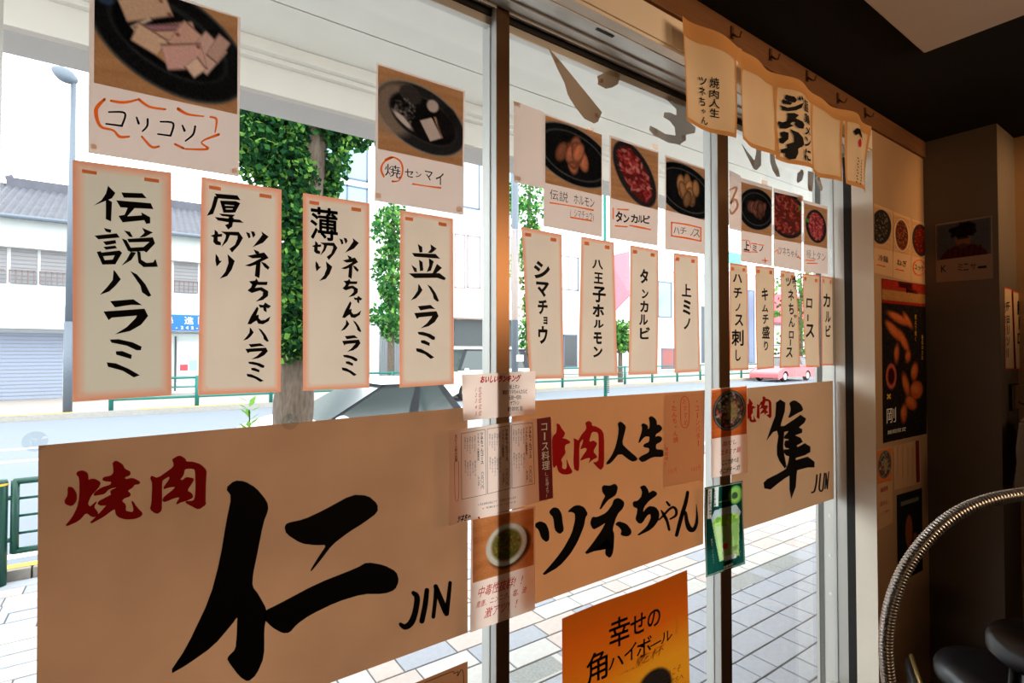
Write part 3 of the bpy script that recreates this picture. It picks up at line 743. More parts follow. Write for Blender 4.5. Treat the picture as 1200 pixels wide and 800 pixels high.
def sheet_grid(quad, Y, nx, ny, disp=None, proj=None):
    c = [(proj(*q) if proj else P(q[0], q[1], Y)) for q in quad]
    vs, ed = [], []
    W = (c[1]-c[0]).length; H = (c[3]-c[0]).length
    for j in range(ny+1):
        for i in range(nx+1):
            u, v = i/nx, j/ny
            p = (c[0]*(1-u)+c[1]*u)*(1-v)+(c[3]*(1-u)+c[2]*u)*v
            if disp: p.y += disp(p)
            vs.append(p); ed.append(min(u*W, (1-u)*W, v*H, (1-v)*H))
    fs = [(j*(nx+1)+i, j*(nx+1)+i+1, (j+1)*(nx+1)+i+1, (j+1)*(nx+1)+i) for j in range(ny) for i in range(nx)]
    return vs, fs, ed
def sheet(name, quad, Y, m, nx=2, ny=2, disp=None, parent=None, art=None, proj=None, flip=False):
    if art is not None: ny, nx = art.shape[0]-1, art.shape[1]-1
    vs, fs, ed = sheet_grid(quad, Y, nx, ny, disp, proj)
    if flip: fs = [tuple(reversed(f)) for f in fs]
    mb = MB(); mb.add(vs, fs)
    cen = sum(vs, Vector())/len(vs)
    o = mb.build(name, m, parent, shift=None if parent else cen)
    me = o.data
    a = me.attributes.new('edge', 'FLOAT', 'POINT'); a.data.foreach_set('value', ed)
    if art is not None:
        a = me.attributes.new('print', 'FLOAT_COLOR', 'POINT')
        c = np.ones((art.shape[0]*art.shape[1], 4), np.float32); q = np.clip(art.reshape(-1, 3)/255.0, 0, 1)
        c[:, :3] = np.where(q <= 0.04045, q/12.92, ((q+0.055)/1.055)**2.4); a.data.foreach_set('color', c.ravel())
    return o
# ---- printed pictures, painted cell by cell in their own sheet coordinates
class Art:
    def __init__(s, asp=1.0, n=72, base=(200, 150, 100), seed=1):
        s.n = n; s.h = int(n*asp); s.asp = asp
        s.V, s.U = np.mgrid[0:s.h, 0:n].astype(float); s.U /= (n-1); s.V = s.V/(s.h-1)*asp
        s.c = np.zeros((s.h, n, 3)); s.c[:] = base; s.r = np.random.RandomState(seed)
    def mask(s, m, rgb, a=1.0):
        m = (m*a)[..., None]; s.c = s.c*(1-m)+np.array(rgb, float)*m; return s
    def ell(s, cx, cy, rx, ry, rgb, ang=0.0, a=1.0, soft=0.02):
        ca, sa = math.cos(ang), math.sin(ang); du, dv = s.U-cx, s.V-cy
        e = np.sqrt(((du*ca+dv*sa)/rx)**2+((-du*sa+dv*ca)/ry)**2)
        return s.mask(np.clip((1-e)*min(rx, ry)/soft+0.5, 0, 1), rgb, a)
    def rect(s, cx, cy, w, h, rgb, ang=0.0, a=1.0, soft=0.012):
        ca, sa = math.cos(ang), math.sin(ang); du, dv = s.U-cx, s.V-cy
        d = np.minimum(w/2-np.abs(du*ca+dv*sa), h/2-np.abs(-du*sa+dv*ca))
        return s.mask(np.clip(d/soft+0.5, 0, 1), rgb, a)
    def poly(s, pts, rgb, a=1.0):
        m = np.zeros_like(s.U, bool); n = len(pts)
        for i in range(n):
            (x0, y0), (x1, y1) = pts[i], pts[(i+1) % n]
            c = (y0 > s.V) != (y1 > s.V)
            with np.errstate(divide='ignore', invalid='ignore'): xi = (x1-x0)*(s.V-y0)/(y1-y0+1e-12)+x0
            m ^= c & (s.U < xi)
        return s.mask(m.astype(float), rgb, a)
    def grain(s, amt=10, kx=3.0, ky=24.0):
        g = np.sin(s.V*ky+np.sin(s.U*kx)*2)*0.5+np.sin(s.V*ky*2.3+s.U*kx*1.7)*0.5; s.c += (g*amt)[..., None]; return s
    def noise(s, amt=8): s.c += s.r.randn(*s.c.shape[:2], 1)*amt; return s
    def specks(s, cx, cy, rx, ry, n, size, cols):
        for _ in range(n):
            a, r = s.r.rand()*6.28, math.sqrt(s.r.rand()); c = cols[s.r.randint(len(cols))]
            s.ell(cx+math.cos(a)*r*rx, cy+math.sin(a)*r*ry, size*(0.6+s.r.rand()), size*(0.4+s.r.rand()*0.6), c, s.r.rand()*3)
        return s
    def out(s): return np.clip(s.c, 0, 255)
PHOTO = thin('printed_photo', (0, 0, 0), 0.88, attr=True)
PHOTOD = thin('printed_photo_wall', (0, 0, 0), 0.05, attr=True)
WOODC = (190, 146, 102); BLK = (24, 26, 28)
def dish_slices():
    a = Art(0.75, 96, WOODC, 1).grain(8)
    a.ell(0.52, .33, .58, .37, (70, 76, 78), .33).ell(0.52, .33, .56, .35, BLK, .33).ell(.50, .31, .44, .25, (44, 48, 50), .33).ell(.50, .32, .41, .22, (16, 18, 20), .33).ell(.06, .14, .06, .05, (60, 90, 130), .3, .7)
    for cx, cy, w, h, an, c in ((.33, .13, .34, .15, -.42, (214, 188, 160)), (.30, .25, .02, .16, .9, (236, 222, 204)), (.47, .27, .44, .11, -.38, (222, 190, 168)), (.43, .245, .28, .03, -.30, (170, 130, 150)), (.36, .36, .22, .14, .35, (226, 200, 172)),
                                (.47, .43, .09, .10, .5, (206, 160, 116)), (.64, .30, .24, .22, .55, (220, 186, 168)), (.76, .34, .2, .26, .62, (218, 190, 180)), (.60, .41, .30, .17, -.30, (224, 186, 178)), (.68, .47, .10, .12, .8, (238, 216, 196)), (.85, .28, .1, .2, .5, (206, 176, 164))):
        a.rect(cx, cy, w, h+.02, (110, 84, 74), an).rect(cx, cy, w, h, c, an, soft=.02)
    for x, y in ((.43, .05), (.49, .13), (.70, .31), (.55, .26)): a.ell(x, y, .012, .01, (120, 60, 50))
    return a.noise(4).out()
def dish_black():
    a = Art(.98, 84, WOODC, 2).grain(8)
    a.ell(.5, .5, .56, .40, (150, 146, 140), .38).ell(.5, .5, .54, .38, (42, 42, 44), .38).ell(.2, .46, .26, .34, (168, 150, 130), .3, .75, .1).ell(.52, .5, .42, .27, (62, 60, 58), .38).ell(.52, .5, .40, .25, (22, 22, 24), .38)
    a.ell(.36, .24, .13, .11, (60, 56, 54), .3).specks(.30, .46, .12, .16, 90, .012, [(96, 92, 88), (30, 28, 28), (140, 134, 128)])
    a.ell(.27, .57, .14, .035, (214, 208, 204), .7).ell(.62, .30, .07, .08, (196, 186, 178), .3).rect(.60, .60, .16, .26, (206, 196, 190), -.5).rect(.69, .55, .03, .26, (176, 140, 116), -.35).ell(.8, .45, .12, .2, (34, 32, 32), .2, .6)
    return a.noise(4).out()
def dish_round(seed, meat, n=9, bg=WOODC, rot=0.3, plate=BLK, rim=(146, 144, 138), asp=1.25, cx=.5, cy=.6, rx=.56, ry=.5):
    a = Art(asp, 60, bg, seed).grain(8)
    a.ell(cx, cy, rx, ry, rim, rot).ell(cx, cy, rx-.02, ry-.02, plate, rot).ell(cx, cy, rx*.82, ry*.78, tuple(min(255, p+60) for p in plate), rot).ell(cx, cy, rx*.78, ry*.74, plate, rot)
    for i in range(n):
        an = a.r.rand()*3; r = a.r.rand()*.5; t = a.r.rand()*6.28
        c = np.array(meat)*(0.7+0.5*a.r.rand()); x, y = cx+math.cos(t)*r*rx*.8, cy+math.sin(t)*r*ry*.75
        a.ell(x, y, .21, .10, tuple(c*.45), 1.2+an*.25).ell(x, y, .19, .085, tuple(c), 1.2+an*.25, soft=.04).ell(x-.02, y-.02, .10, .03, tuple(c*1.18), 1.2+an*.25, .7, .03)
    return a.noise(5).out()
def dish_meat(seed, cols, cx=.5, cy=.6, rx=.3, ry=.5, rot=-.45, bg=WOODC, plate=(44, 42, 44), asp=1.3, garnish=None, spec=110, sz=.035):
    a = Art(asp, 60, bg, seed).grain(8)
    a.ell(cx, cy, rx+.10, ry+.08, (90, 88, 90), rot).ell(cx, cy, rx+.085, ry+.065, plate, rot).ell(cx, cy, rx*.95, ry*.95, tuple(int(v*.6) for v in cols[0]), rot, soft=.05)
    ca, sa = math.cos(rot), math.sin(rot)
    for _ in range(spec):
        t, r = a.r.rand()*6.28, math.sqrt(a.r.rand())*.92; u, v = math.cos(t)*r*rx, math.sin(t)*r*ry
        c = cols[a.r.randint(len(cols))]; a.ell(cx+u*ca-v*sa, cy+u*sa+v*ca, sz*(.7+a.r.rand()), sz*(.35+.3*a.r.rand()), c, a.r.rand()*3, .85)
    if garnish: a.specks(garnish[0], garnish[1], .07, .07, 16, .03, [(90, 170, 70), (60, 130, 50)])
    return a.noise(5).out()
def bowl_soup():
    a = Art(.95, 72, (200, 138, 86), 5).grain(9, 2, 14)
    a.ell(.60, .56, .36, .30, (60, 44, 34), -.5, .8, .05).ell(.54, .50, .34, .33, (206, 216, 214), -.5).ell(.54, .50, .25, .25, (112, 104, 50), -.5, 1, .05).specks(.54, .5, .22, .22, 120, .014, [(60, 96, 30), (150, 140, 60), (110, 70, 30), (70, 110, 40)])
    return a.noise(4).out()
def noodle_bowl():
    a = Art(1.25, 66, (214, 122, 62), 6).grain(6)
    a.ell(.5, .58, .47, .52, (70, 74, 72), .1).ell(.5, .58, .44, .49, (150, 156, 152), .1).ell(.5, .58, .42, .47, (58, 64, 62), .1)
    a.specks(.5, .58, .36, .42, 150, .04, [(170, 176, 172), (80, 88, 86), (60, 50, 44), (190, 90, 70), (120, 130, 80)]).ell(.58, .6, .14, .26, (150, 146, 96), 0, .85, .05).specks(.5, .58, .36, .42, 40, .02, [(190, 60, 50)])
    return a.noise(5).out()
def green_poster():
    a = Art(1.85, 80, (14, 66, 54), 8)
    a.rect(.5, .925, .97, 1.82, (210, 224, 214)).rect(.5, .925, .95, 1.80, (14, 62, 52))
    a.poly([(.18, .72), (.90, .72), (.84, 1.62), (.34, 1.62)], (168, 200, 120)).poly([(.16, .68), (.26, .52), (.82, .50), (.94, .68), (.90, .76), (.20, .76)], (206, 214, 214), .85)
    a.ell(.55, .78, .34, .12, (140, 186, 70)).specks(.55, .78, .3, .08, 26, .05, [(150, 200, 70), (190, 220, 110), (100, 150, 50)])
    a.ell(.80, .28, .19, .20, (110, 180, 70)).ell(.80, .28, .15, .16, (150, 206, 100)).ell(.78, .30, .08, .08, (60, 90, 60)).rect(.6, .37, .5, .012, (220, 200, 80))
    a.poly([(.24, .80), (.40, .80), (.46, 1.6), (.38, 1.6)], (210, 230, 180), .5).poly([(.70, .80), (.86, .80), (.80, 1.58), (.72, 1.58)], (120, 168, 80), .5)
    a.rect(.13, .36, .10, .62, (226, 230, 220), .03).rect(.30, .24, .11, .42, (226, 230, 220), .03).ell(.50, 1.33, .07, .06, (222, 60, 40)).rect(.62, 1.60, .30, .10, (224, 230, 222))
    return a.noise(3).out()
def orange_poster():
    a = Art(1.32, 72, (232, 128, 30), 9)
    v = np.clip(a.V/1.32, 0, 1)[..., None]; u = a.U[..., None]
    a.c = np.array([176, 60, 8.])*(1-v)+np.array([208, 126, 22.])*v
    t = np.clip((a.U*0.9+a.V*0.9-0.80)*2.6, 0, 1)[..., None]*np.clip((a.V-.35)*3, 0, 1)[..., None]; a.c = a.c*(1-t)+np.array([206, 124, 22.])*t
    t = np.clip(1-a.V*3.5, 0, 1)[..., None]; a.c = a.c*(1-t*.6)+np.array([150, 74, 12.])*t*.6
    a.ell(.68, .90, .15, .17, (34, 24, 18), 0, 1, .02).ell(.68, 1.03, .085, .12, (200, 140, 96), 0, 1, .02).ell(.68, .93, .10, .06, (34, 24, 18))
    a.c *= .9
    return a.out()
def grill_poster():
    a = Art(2.5, 64, (36, 30, 28), 12)
    a.rect(.5, .08, 1, .16, (156, 44, 30)).rect(.5, .06, .3, .09, (60, 20, 16)).rect(.5, .24, 1, .16, (170, 120, 70)).rect(.5, .345, 1, .05, (150, 40, 26))
    for (x, y, w, h, an) in ((.35, .6, .5, .14, .35), (.25, .8, .45, .16, .7), (.45, .95, .4, .14, 1.0), (.55, .62, .3, .1, .9), (.3, 1.15, .1, .3, .1), (.55, 1.2, .12, .2, .2), (.7, 1.45, .16, .3, .2), (.5, 1.65, .14, .4, -.3), (.75, 1.75, .3, .3, .4), (.62, 1.95, .3, .2, .6), (.45, 2.1, .14, .3, .1)):
        a.ell(x, y, w/2, h/2, (196, 92, 44), an, .95, .04).ell(x-.02, y-.02, w/3, h/4, (222, 128, 70), an, .6, .04)
    a.ell(.18, 1.5, .11, .2, (190, 90, 70)).ell(.18, 1.5, .07, .13, (60, 22, 18))
    return a.noise(6).out()
def portrait():
    a = Art(.72, 56, (84, 84, 90), 13)
    a.rect(.5, .36, .94, .66, (74, 76, 84)).ell(.5, .80, .46, .34, (70, 26, 26))
    for i in range(7): a.rect(.2+i*.1, .66, .02, .3, (34, 18, 20), .1)
    a.ell(.5, .36, .14, .19, (120, 84, 64)).specks(.5, .17, .22, .12, 60, .05, [(14, 12, 12), (24, 20, 18)]).ell(.5, .5, .10, .06, (40, 28, 24), 0, .6)
    a.rect(.5, .34, .22, .02, (30, 26, 26))
    return a.noise(4).out()

CARD = thin('card_paper', (244, 216, 200), 0.74, var=0.02)
PAPER = thin('copy_paper', (214, 190, 176), 0.60, var=0.03)
STRIPM = thin('menu_strip_paper', (220, 198, 176), 0.52, var=0.04, border=(232, 152, 116, 0.013), scale=9)
STRIPT = thin('menu_strip_paper_tan', (214, 184, 152), 0.50, var=0.04, border=(226, 120, 80, 0.009), scale=9)
STRIP1 = thin('menu_strip_paper_wide', (206, 192, 170), 0.50, var=0.03, border=(222, 146, 112, 0.017), scale=9)
BANNER = thin('banner_cloth', (192, 128, 80), 0.36, var=0.10, scale=2.6)
TAPE = thin('clear_tape', (232, 200, 176), 0.9); TAPEO = thin('tape_over_border', (240, 140, 86), 0.92); TAPEB = thin('tape_brown', (214, 190, 164), 0.85)

def tapes(par, spots, Y, m, gap=0.0014, disp=None, sz=(9, 5)):
    for (x, y) in spots:
        k = slope(x, y); w_, h_ = sz
        i = Ink(Y, disp, gap); i.poly([(x-w_/2, y-h_/2-k*w_/2), (x+w_/2, y-h_/2+k*w_/2), (x+w_/2, y+h_/2+k*w_/2), (x-w_/2, y+h_/2-k*w_/2)]); i.done(par, m, 'tape')

# ---------------- vertical price strips
def wav(a, f, ph, x0=None):
    return lambda p: -abs(a)*(1+math.sin((p.z-1.2)*f+ph))*0.5
def strip(quad, label, m, disp=None, fill=None, tp=True, tpm=None):
    o = sheet('menu_strip', quad, YG, m, 16, 44, disp)
    tag(o, label, 'paper strip', 'vertical menu strips on the glass')
    i = Ink(YG, disp, 0.0009, grow=0.42)
    fill(i); i.done(o, INK)
    if tp:
        (x0, y0), (x1, y1) = quad[0], quad[1]; w_ = x1-x0
        tapes(o, [(x0+w_*.17, y0+w_*.06+5+(y1-y0)*.17), (x0+w_*.80, y0+w_*.06+5+(y1-y0)*.80)], YG, tpm or TAPEO, 0.0012, disp, (w_*.15, 4.2))
    return o
PG = {}   # brush shapes as drawn, kept for reuse: char -> (polys, box)
def reg(ch, polys, sc_, ox, oy):
    q = [[(ox+x/sc_, oy+y/sc_) for x, y in p] for p in polys]
    xs = [a for p in q for a, _ in p]; ys = [b for p in q for _, b in p]
    PG[ch] = (q, (min(xs), min(ys), max(xs), max(ys))); return q
def put(i, ch, box=None):
    q, (a0, b0, a1, b1) = PG[ch]
    for p in q:
        if box is None: i.poly(p)
        else: i.poly([(box[0]+(x-a0)/(a1-a0)*(box[2]-box[0]), box[1]+(y-b0)/(b1-b0)*(box[3]-box[1])) for x, y in p])
S = (6.15, 100, 210)
reg('伝', [[(165,50),(213,100),(190,135),(60,190),(120,150),(150,105)], [(150,140),(190,165),(183,300),(150,285)], [(262,97),(410,103),(440,135),(280,130)], [(225,153),(470,175),(487,212),(255,200)],
    [(310,200),(350,210),(300,268),(410,262),(405,240),(465,275),(465,315),(440,318),(425,292),(270,308),(243,265),(285,258)]], *S)
reg('説', [[(135,352),(185,365),(180,383),(150,375)], [(68,407),(225,392),(245,418),(95,430)], [(130,450),(215,440),(220,460),(150,472)], [(133,488),(215,480),(225,495),(150,505)],
    [(85,525),(110,520),(145,600),(125,612)], [(120,530),(245,515),(262,530),(215,610),(190,600),(215,545),(130,552)], [(125,600),(140,585),(200,580),(215,610),(130,612)],
    [(280,370),(320,380),(340,415),(320,412)], [(410,350),(485,383),(430,412),(390,420),(430,385)], [(265,428),(295,440),(335,510),(310,515)],
    [(305,432),(485,420),(500,462),(440,525),(425,515),(320,520),(320,495),(420,490),(465,450),(315,452)], [(330,525),(362,530),(330,580),(262,622),(300,580)], [(375,520),(395,525),(400,580),(440,605),(490,600),(505,577),(520,628),(420,630),(385,600)]], *S)
S = (6.15, 100, 320)
reg('ハ', [[(205,-20),(215,-10),(253,43),(215,90),(170,130),(105,155),(160,100),(200,50)], [(325,-15),(370,10),(430,80),(472,160),(455,167),(410,135),(400,90)]], *S)
reg('ラ', [[(182,203),(345,190),(408,230),(330,225),(215,243)], [(135,278),(425,258),(450,308),(400,370),(320,415),(215,440),(300,390),(365,325),(375,303),(190,318),(168,335)]], *S)
reg('ミ', [[(180,480),(240,478),(340,500),(403,530),(398,553),(370,553),(300,520),(190,498)], [(222,565),(265,563),(333,590),(328,615),(225,585)], [(158,645),(220,652),(310,690),(390,735),(350,748),(270,700),(165,672)]], *S)
def f1(i):
    for ch in '伝説ハラミ': put(i, ch)
strip([(85,187),(201,202),(201,463),(85,471)], 'widest cream menu strip with deep salmon border, five large brush characters', STRIP1, None, f1)
S = (6.667, 236, 215)
reg('厚', [[(108,80),(280,95),(303,128),(125,112)], [(105,100),(130,110),(110,180),(90,235),(45,250),(80,190)], [(148,138),(175,145),(195,225),(175,225)], [(150,135),(270,140),(300,155),(280,170),(165,160)], [(270,145),(300,155),(262,225),(240,215)],
    [(175,175),(255,178),(250,192),(180,190)], [(180,205),(255,205),(250,225),(185,225)], [(140,235),(260,245),(240,265),(215,258),(160,250)], [(105,262),(300,285),(328,305),(200,298),(130,285)], [(215,265),(250,270),(238,335),(210,355),(188,325),(215,315)]], *S)
reg('切', [[(75,408),(105,398),(105,362),(125,380),(130,398),(160,395),(158,412),(125,415),(125,448),(150,460),(150,480),(115,475),(95,455),(98,418)], [(155,375),(290,380),(322,425),(290,480),(240,535),(222,510),(265,480),(285,430),(285,405),(222,400),(200,450),(155,497),(190,430),(195,400)]], *S)
reg('り', [[(113,550),(130,575),(140,605),(158,605),(120,645),(112,600)], [(205,553),(258,605),(235,670),(200,720),(145,742),(190,690),(215,620)]], *S)
reg('ツ', [[(350,380),(375,390),(382,418),(370,425)], [(390,375),(410,378),(420,400),(405,420)], [(470,375),(522,415),(480,460),(400,497),(450,440),(480,400)]], *S)
reg('ネ', [[(410,515),(450,535),(445,550),(425,545)], [(360,565),(490,540),(522,580),(460,610),(455,700),(450,735),(420,720),(430,630),(380,645),(340,640),(400,620),(470,580),(400,582)], [(465,610),(500,625),(530,655),(520,670),(495,650)]], *S)
S = (6.667, 266, 330)
reg('ち', [[(175,-2),(220,-7),(230,-22),(245,3),(315,3),(310,23),(200,23)], [(205,5),(235,20),(215,50),(270,45),(320,75),(318,110),(280,140),(225,155),(280,110),(285,80),(260,65),(195,85),(165,68),(190,45)]], *S)
reg('ゃ', [[(250,180),(285,185),(300,165),(320,180),(340,190),(325,205),(305,200),(308,235),(290,225),(285,200),(260,200)]], *S)
reg('ん', [[(235,198),(245,210),(225,265),(245,260),(245,285),(265,305),(300,300),(338,272),(325,305),(280,330),(245,325),(232,300),(205,315),(185,330),(163,328),(190,270)]], *S)
def f2(i):
    for ch in '厚切りツネちゃん': put(i, ch)
    put(i, 'ハ', (285, 384, 314.5, 400)); put(i, 'ラ', (288, 402.5, 313.5, 421)); put(i, 'ミ', (289.5, 424, 309.5, 447))
strip([(236,207),(330,222),(329,459),(232,463)], 'cream menu strip left of the tree trunk, two columns of brush characters', STRIPM, None, f2)
def f3(i):
    i.glyph('薄', 363.5, 243, 396, 281.5, 0.02, sl=0.12)
    put(i, '切', (366, 282.5, 395, 304)); put(i, 'り', (370, 306, 389, 329)); put(i, 'ツ', (398, 279, 420, 296)); put(i, 'ネ', (400, 299, 420, 326)); put(i, 'ち', (402, 327, 419, 348))
    put(i, 'ゃ', (415, 347, 424, 355)); put(i, 'ん', (401.5, 353.5, 423, 372)); put(i, 'ハ', (399.5, 375, 423, 388.5)); put(i, 'ラ', (401.5, 393, 422, 412)); put(i, 'ミ', (401, 416, 418.5, 440))
strip([(355,226),(433,238),(433,454),(355,458)], 'cream menu strip just right of the tree trunk, two columns of brush characters', STRIPM, None, f3)
S = (5.333, 470, 280)
reg('並', [[(105,32),(130,50),(132,80),(118,82)], [(185,35),(220,60),(190,85),(170,85),(190,62)], [(70,88),(215,95),(243,122),(85,108)], [(65,162),(95,185),(97,205),(85,203)], [(113,130),(132,145),(137,195),(120,198)], [(175,122),(202,140),(185,195),(162,205),(178,165)],
    [(225,158),(253,180),(215,215),(200,212)], [(50,215),(240,215),(278,245),(270,255),(225,240),(85,242)]], *S)
def f4(i):
    put(i, '並'); put(i, 'ハ', (481.6, 333, 514, 353)); put(i, 'ラ', (486, 357.5, 513.5, 384.5)); put(i, 'ミ', (488, 389, 509.5, 420))
strip([(469,246),(531,256),(532,450),(468,454)], 'cream menu strip nearest the first mullion on its left, four brush characters', STRIPM, None, f4)
def boxes(lst, bold=0.035):
    def f(i):
        for ch, x0, y0, x1, y1 in lst:
            if ch == 'ー': i.glyph(ch, x0, y0, x1, y1, bold, rot=1)
            else: i.glyph(ch, x0, y0, x1, y1, bold)
    return f
strip([(610,266),(657,275),(661,443),(621,444)], 'leaning pale menu strip just right of the first mullion, five thick pen characters', STRIPM, wav(.004, 9, 1), boxes([('シ',624.7,306,643.8,327),('マ',627.7,330,643,348),('チ',630,351,641.5,368.5),('ョ',636.7,371,641.5,380),('ウ',630.7,382,641.8,403)], .045))
strip([(680,277),(718,284),(724,440),(678,441)], 'menu strip with seven small characters, widening at its foot, in the middle pane', STRIPM, wav(.004, 8, 2), boxes([('八',693,304.4,705.7,315.3),('王',695,319.4,706,332.4),('子',693.8,335.7,709.3,354.4),('ホ',693.8,356.5,707.6,371.4),('ル',695,374.7,707.3,384.4),('モ',695.4,389,705.2,403),('ン',695,405.6,706,418.6)], .045))
strip([(738,287),(771,293),(770,438),(736,439)], 'menu strip under the sheet of red marbled meat, five spaced characters', STRIPM, wav(.003, 9, 3), boxes([('タ',749,315,759,332.5),('ン',751,339,759,350),('カ',749,352.5,759,366),('ル',748,368.5,758.5,381),('ビ',749,383,761,397.5)], .04))
strip([(789,296),(818,300),(820,435),(790,437)], 'menu strip with only three characters, rightmost in the middle pane', STRIPM, wav(.003, 8, 0), boxes([('上',799,332.5,810,347.5),('ミ',800,351,809.5,369),('ノ',801,372.5,809,386)], .04))
strip([(855,308),(876,310.5),(877,433),(855,434)], 'tan menu strip touching the second mullion, six thin characters', STRIPT, None, boxes([('ハ',858.8,321,869.6,331),('チ',859.7,336.6,869.6,349.7),('ノ',861.6,355.3,867.8,364.7),('ス',861,368.4,871,382),('刺',857.3,386,871.5,405),('し',862,409.7,868,422.8)], .03))
strip([(884,311),(907,313.5),(907,431),(887,433)], 'tan menu strip with bright red-orange border in the right pane, five characters', STRIPT, wav(.003, 9, 1), boxes([('キ',892,337.5,899.6,352),('ム',892.5,357,900,365.6),('チ',893.4,368,900.4,379.7),('盛',893,381.6,902,396.6),('り',895.3,399.4,900,410.6)], .03))
strip([(914,316),(931,319),(937,430),(913,431)], 'wavy tan menu strip with a long line of characters, third in the right pane', STRIPT, wav(.006, 11, 2), boxes([('焼',927,323.5,932.5,333),('り',929,334,932,339),('ツ',919.7,325.3,926.5,335.6),('ネ',922,339.4,929,352.5),('ち',922.5,355.3,928.5,368.4),('ゃ',928,368.4,932,373),('ん',922.5,372,929.6,383.4),('ロ',923,388,928.5,396.6),('ー',924.2,397.5,925.6,405),('ス',920,407,928,419)], .03))
strip([(939,320),(959,323),(960,430),(944,430)], 'curling tan menu strip with three characters, second from the right frame', STRIPT, wav(.006, 10, 0), boxes([('ロ',944.4,349.7,951.2,361),('ー',945.8,368.4,947.4,376),('ス',944,379.7,954.4,395.6)], .03))
strip([(963,323),(976,325),(978,428),(963,428)], 'narrow tan menu strip overlapping the right window frame, three characters', STRIPT, None, boxes([('カ',964.7,344,973,360),('ル',967,364.7,973.5,377.8),('ビ',967.5,380.6,973.5,394.7)], .03))

# ---------------- menu sheets with a printed photo above handwriting
def menu(quad, pquad, Yp, art, label, inks, tp=(), parts_m=PAPER, disp=None):
    o = sheet('menu_sheet', quad, Yp, parts_m, 4, 6, disp)
    tag(o, label, 'menu sheet', 'menu sheets with a food photo on the glass')
    if art is not None: sheet('photo_print', pquad, Yp-0.0008, PHOTO, parent=o, art=art, disp=disp)
    for fn, m, nm in inks:
        i = Ink(Yp, disp, 0.0012); fn(i); i.done(o, m, nm)
    if tp: tapes(o, tp, Yp, TAPE, 0.0016, disp, (7, 6))
    return o
def k1(i):
    z = (4, 0, 0)
    for st in ([(510,525,8),(585,530,10),(572,588,10)], [(497,580,8),(572,590,10)], [(640,550,8),(650,578,12)], [(692,558,10),(690,590,10),(668,615,8)], [(752,570,8),(812,578,10),(800,635,10)], [(740,628,8),(800,636,9)], [(855,588,8),(865,612,12)], [(915,592,10),(905,630,10),(870,660,8)]): i.stroke(st, *z)
def k2(i):
    z = (4, 0, 0)
    for st in ([(490,465,14),(450,515,20),(470,590,14),(530,610,10),(560,640,14),(605,640,10)], [(520,472,12),(580,480,14),(640,468,10)], [(650,465,14),(700,500,12),(775,512,10)], [(835,510,16),(880,535,12),(955,545,6)], [(985,548,8),(1015,560,12),(1008,620,6)],
               [(1025,630,14),(945,665,8),(975,698,12),(870,698,8)], [(820,675,10),(860,695,12)], [(665,640,10),(710,688,12),(745,686,10)]): i.stroke(st, *z)
menu([(105,-37),(282,20),(280,207),(103,179)], [(111,-31),(278.5,21),(278,134),(110,97)], YG, dish_slices(), 'large menu sheet top left with pale folded slices on an oval black plate', [(k1, INK, 'lettering'), (k2, ORINK, 'orange_burst')], [(110,172),(275,200)])
def k3(i):
    z = (4, 300, 180); i.glyph('焼', 451, 193, 469.5, 207.5, 0.0)
    for ch, a, b, c, d in (('セ',697,72,738,110),('ン',748,85,775,112),('マ',792,82,828,125),('イ',842,88,880,145)): i.glyph(ch, 300+a/4, 180+b/4, 300+c/4, 180+d/4, 0.01)
def k4(i):
    z = (4, 300, 180)
    i.stroke([(640,18,8),(600,40,8),(587,75,10),(600,108,8)], *z); i.stroke([(605,28,8),(640,16,8),(675,35,8),(688,70,8),(680,110,8),(665,128,6),(640,130,10)], *z); i.stroke([(735,142,8),(800,152,6),(865,160,9)], *z)
menu([(441,73),(545,106),(543,252),(439,235)], [(443,76),(543,108),(542,195),(443,174)], YG, dish_black(), 'menu sheet left of the first mullion, dark honeycomb tripe on a black plate', [(k3, INK, 'lettering'), (k4, ORINK, 'orange_ring')], [(443,229),(538,245)])
bl = sheet('blank_sheet', [(602,118),(637,131),(637,221),(602,213)], YG+0.0012, PAPER, 3, 5); tag(bl, 'blank pale sheet tucked behind the first photo sheet of the middle pane', 'paper sheet')
tapes(bl, [(606,122),(607,209)], YG+0.001, TAPEB, 0.0009, None, (7, 5))
def k5(i):
    i.row('伝説', 644, 223, 666, 236, -0.005); i.row('ホルモン', 672, 229, 697, 242, 0.0); i.row('(シマチョウ)', 668, 246, 699, 257, -0.01)
def k6(i):
    z = (4, 600, 180); i.stroke([(178,230,7),(280,245,5),(380,265,9)], *z); i.stroke([(275,298,7),(372,315,7)], *z)
menu([(637,132),(706,158),(706,278),(637,265)], [(639,135),(705,158),(705,229.5),(639,214)], YG, dish_round(21, (176,112,82), 12, cx=.50, cy=.60, rx=.74, ry=.56, rot=.3), 'menu sheet with brown offal pieces on a black plate, leftmost photo of the middle pane', [(k5, INK, 'lettering'), (k6, ORINK, 'underline')], [(692,152)])
def k7(i):
    for ch, a, b, c, d in (('タ',485,268,518,322),('ン',522,285,550,325),('カ',557,285,590,325),('ル',590,290,615,325),('ビ',615,288,648,328)): i.glyph(ch, 600+a/4, 180+b/4, 600+c/4, 180+d/4, 0.035)
def k8(i):
    z = (4, 600, 180)
    for st in ([(495,260,6),(545,263,6)], [(474,255,6),(475,305,6)], [(485,338,7),(540,343,6)], [(552,336,6),(600,345,9),(650,356,6)]): i.stroke(st, *z)
menu([(714,158),(772,178),(771,288),(714,279)], [(716,161.5),(771,179.5),(771,246),(716,232)], YG, dish_meat(22, [(176,60,62),(196,110,104),(150,44,48),(214,140,130)], asp=1.3, cy=.64, ry=.64, rx=.29, sz=.045), 'menu sheet with red marbled meat on a long black plate, centre of the middle pane', [(k7, INK, 'lettering'), (k8, ORINK, 'underline')], [(768,172)])
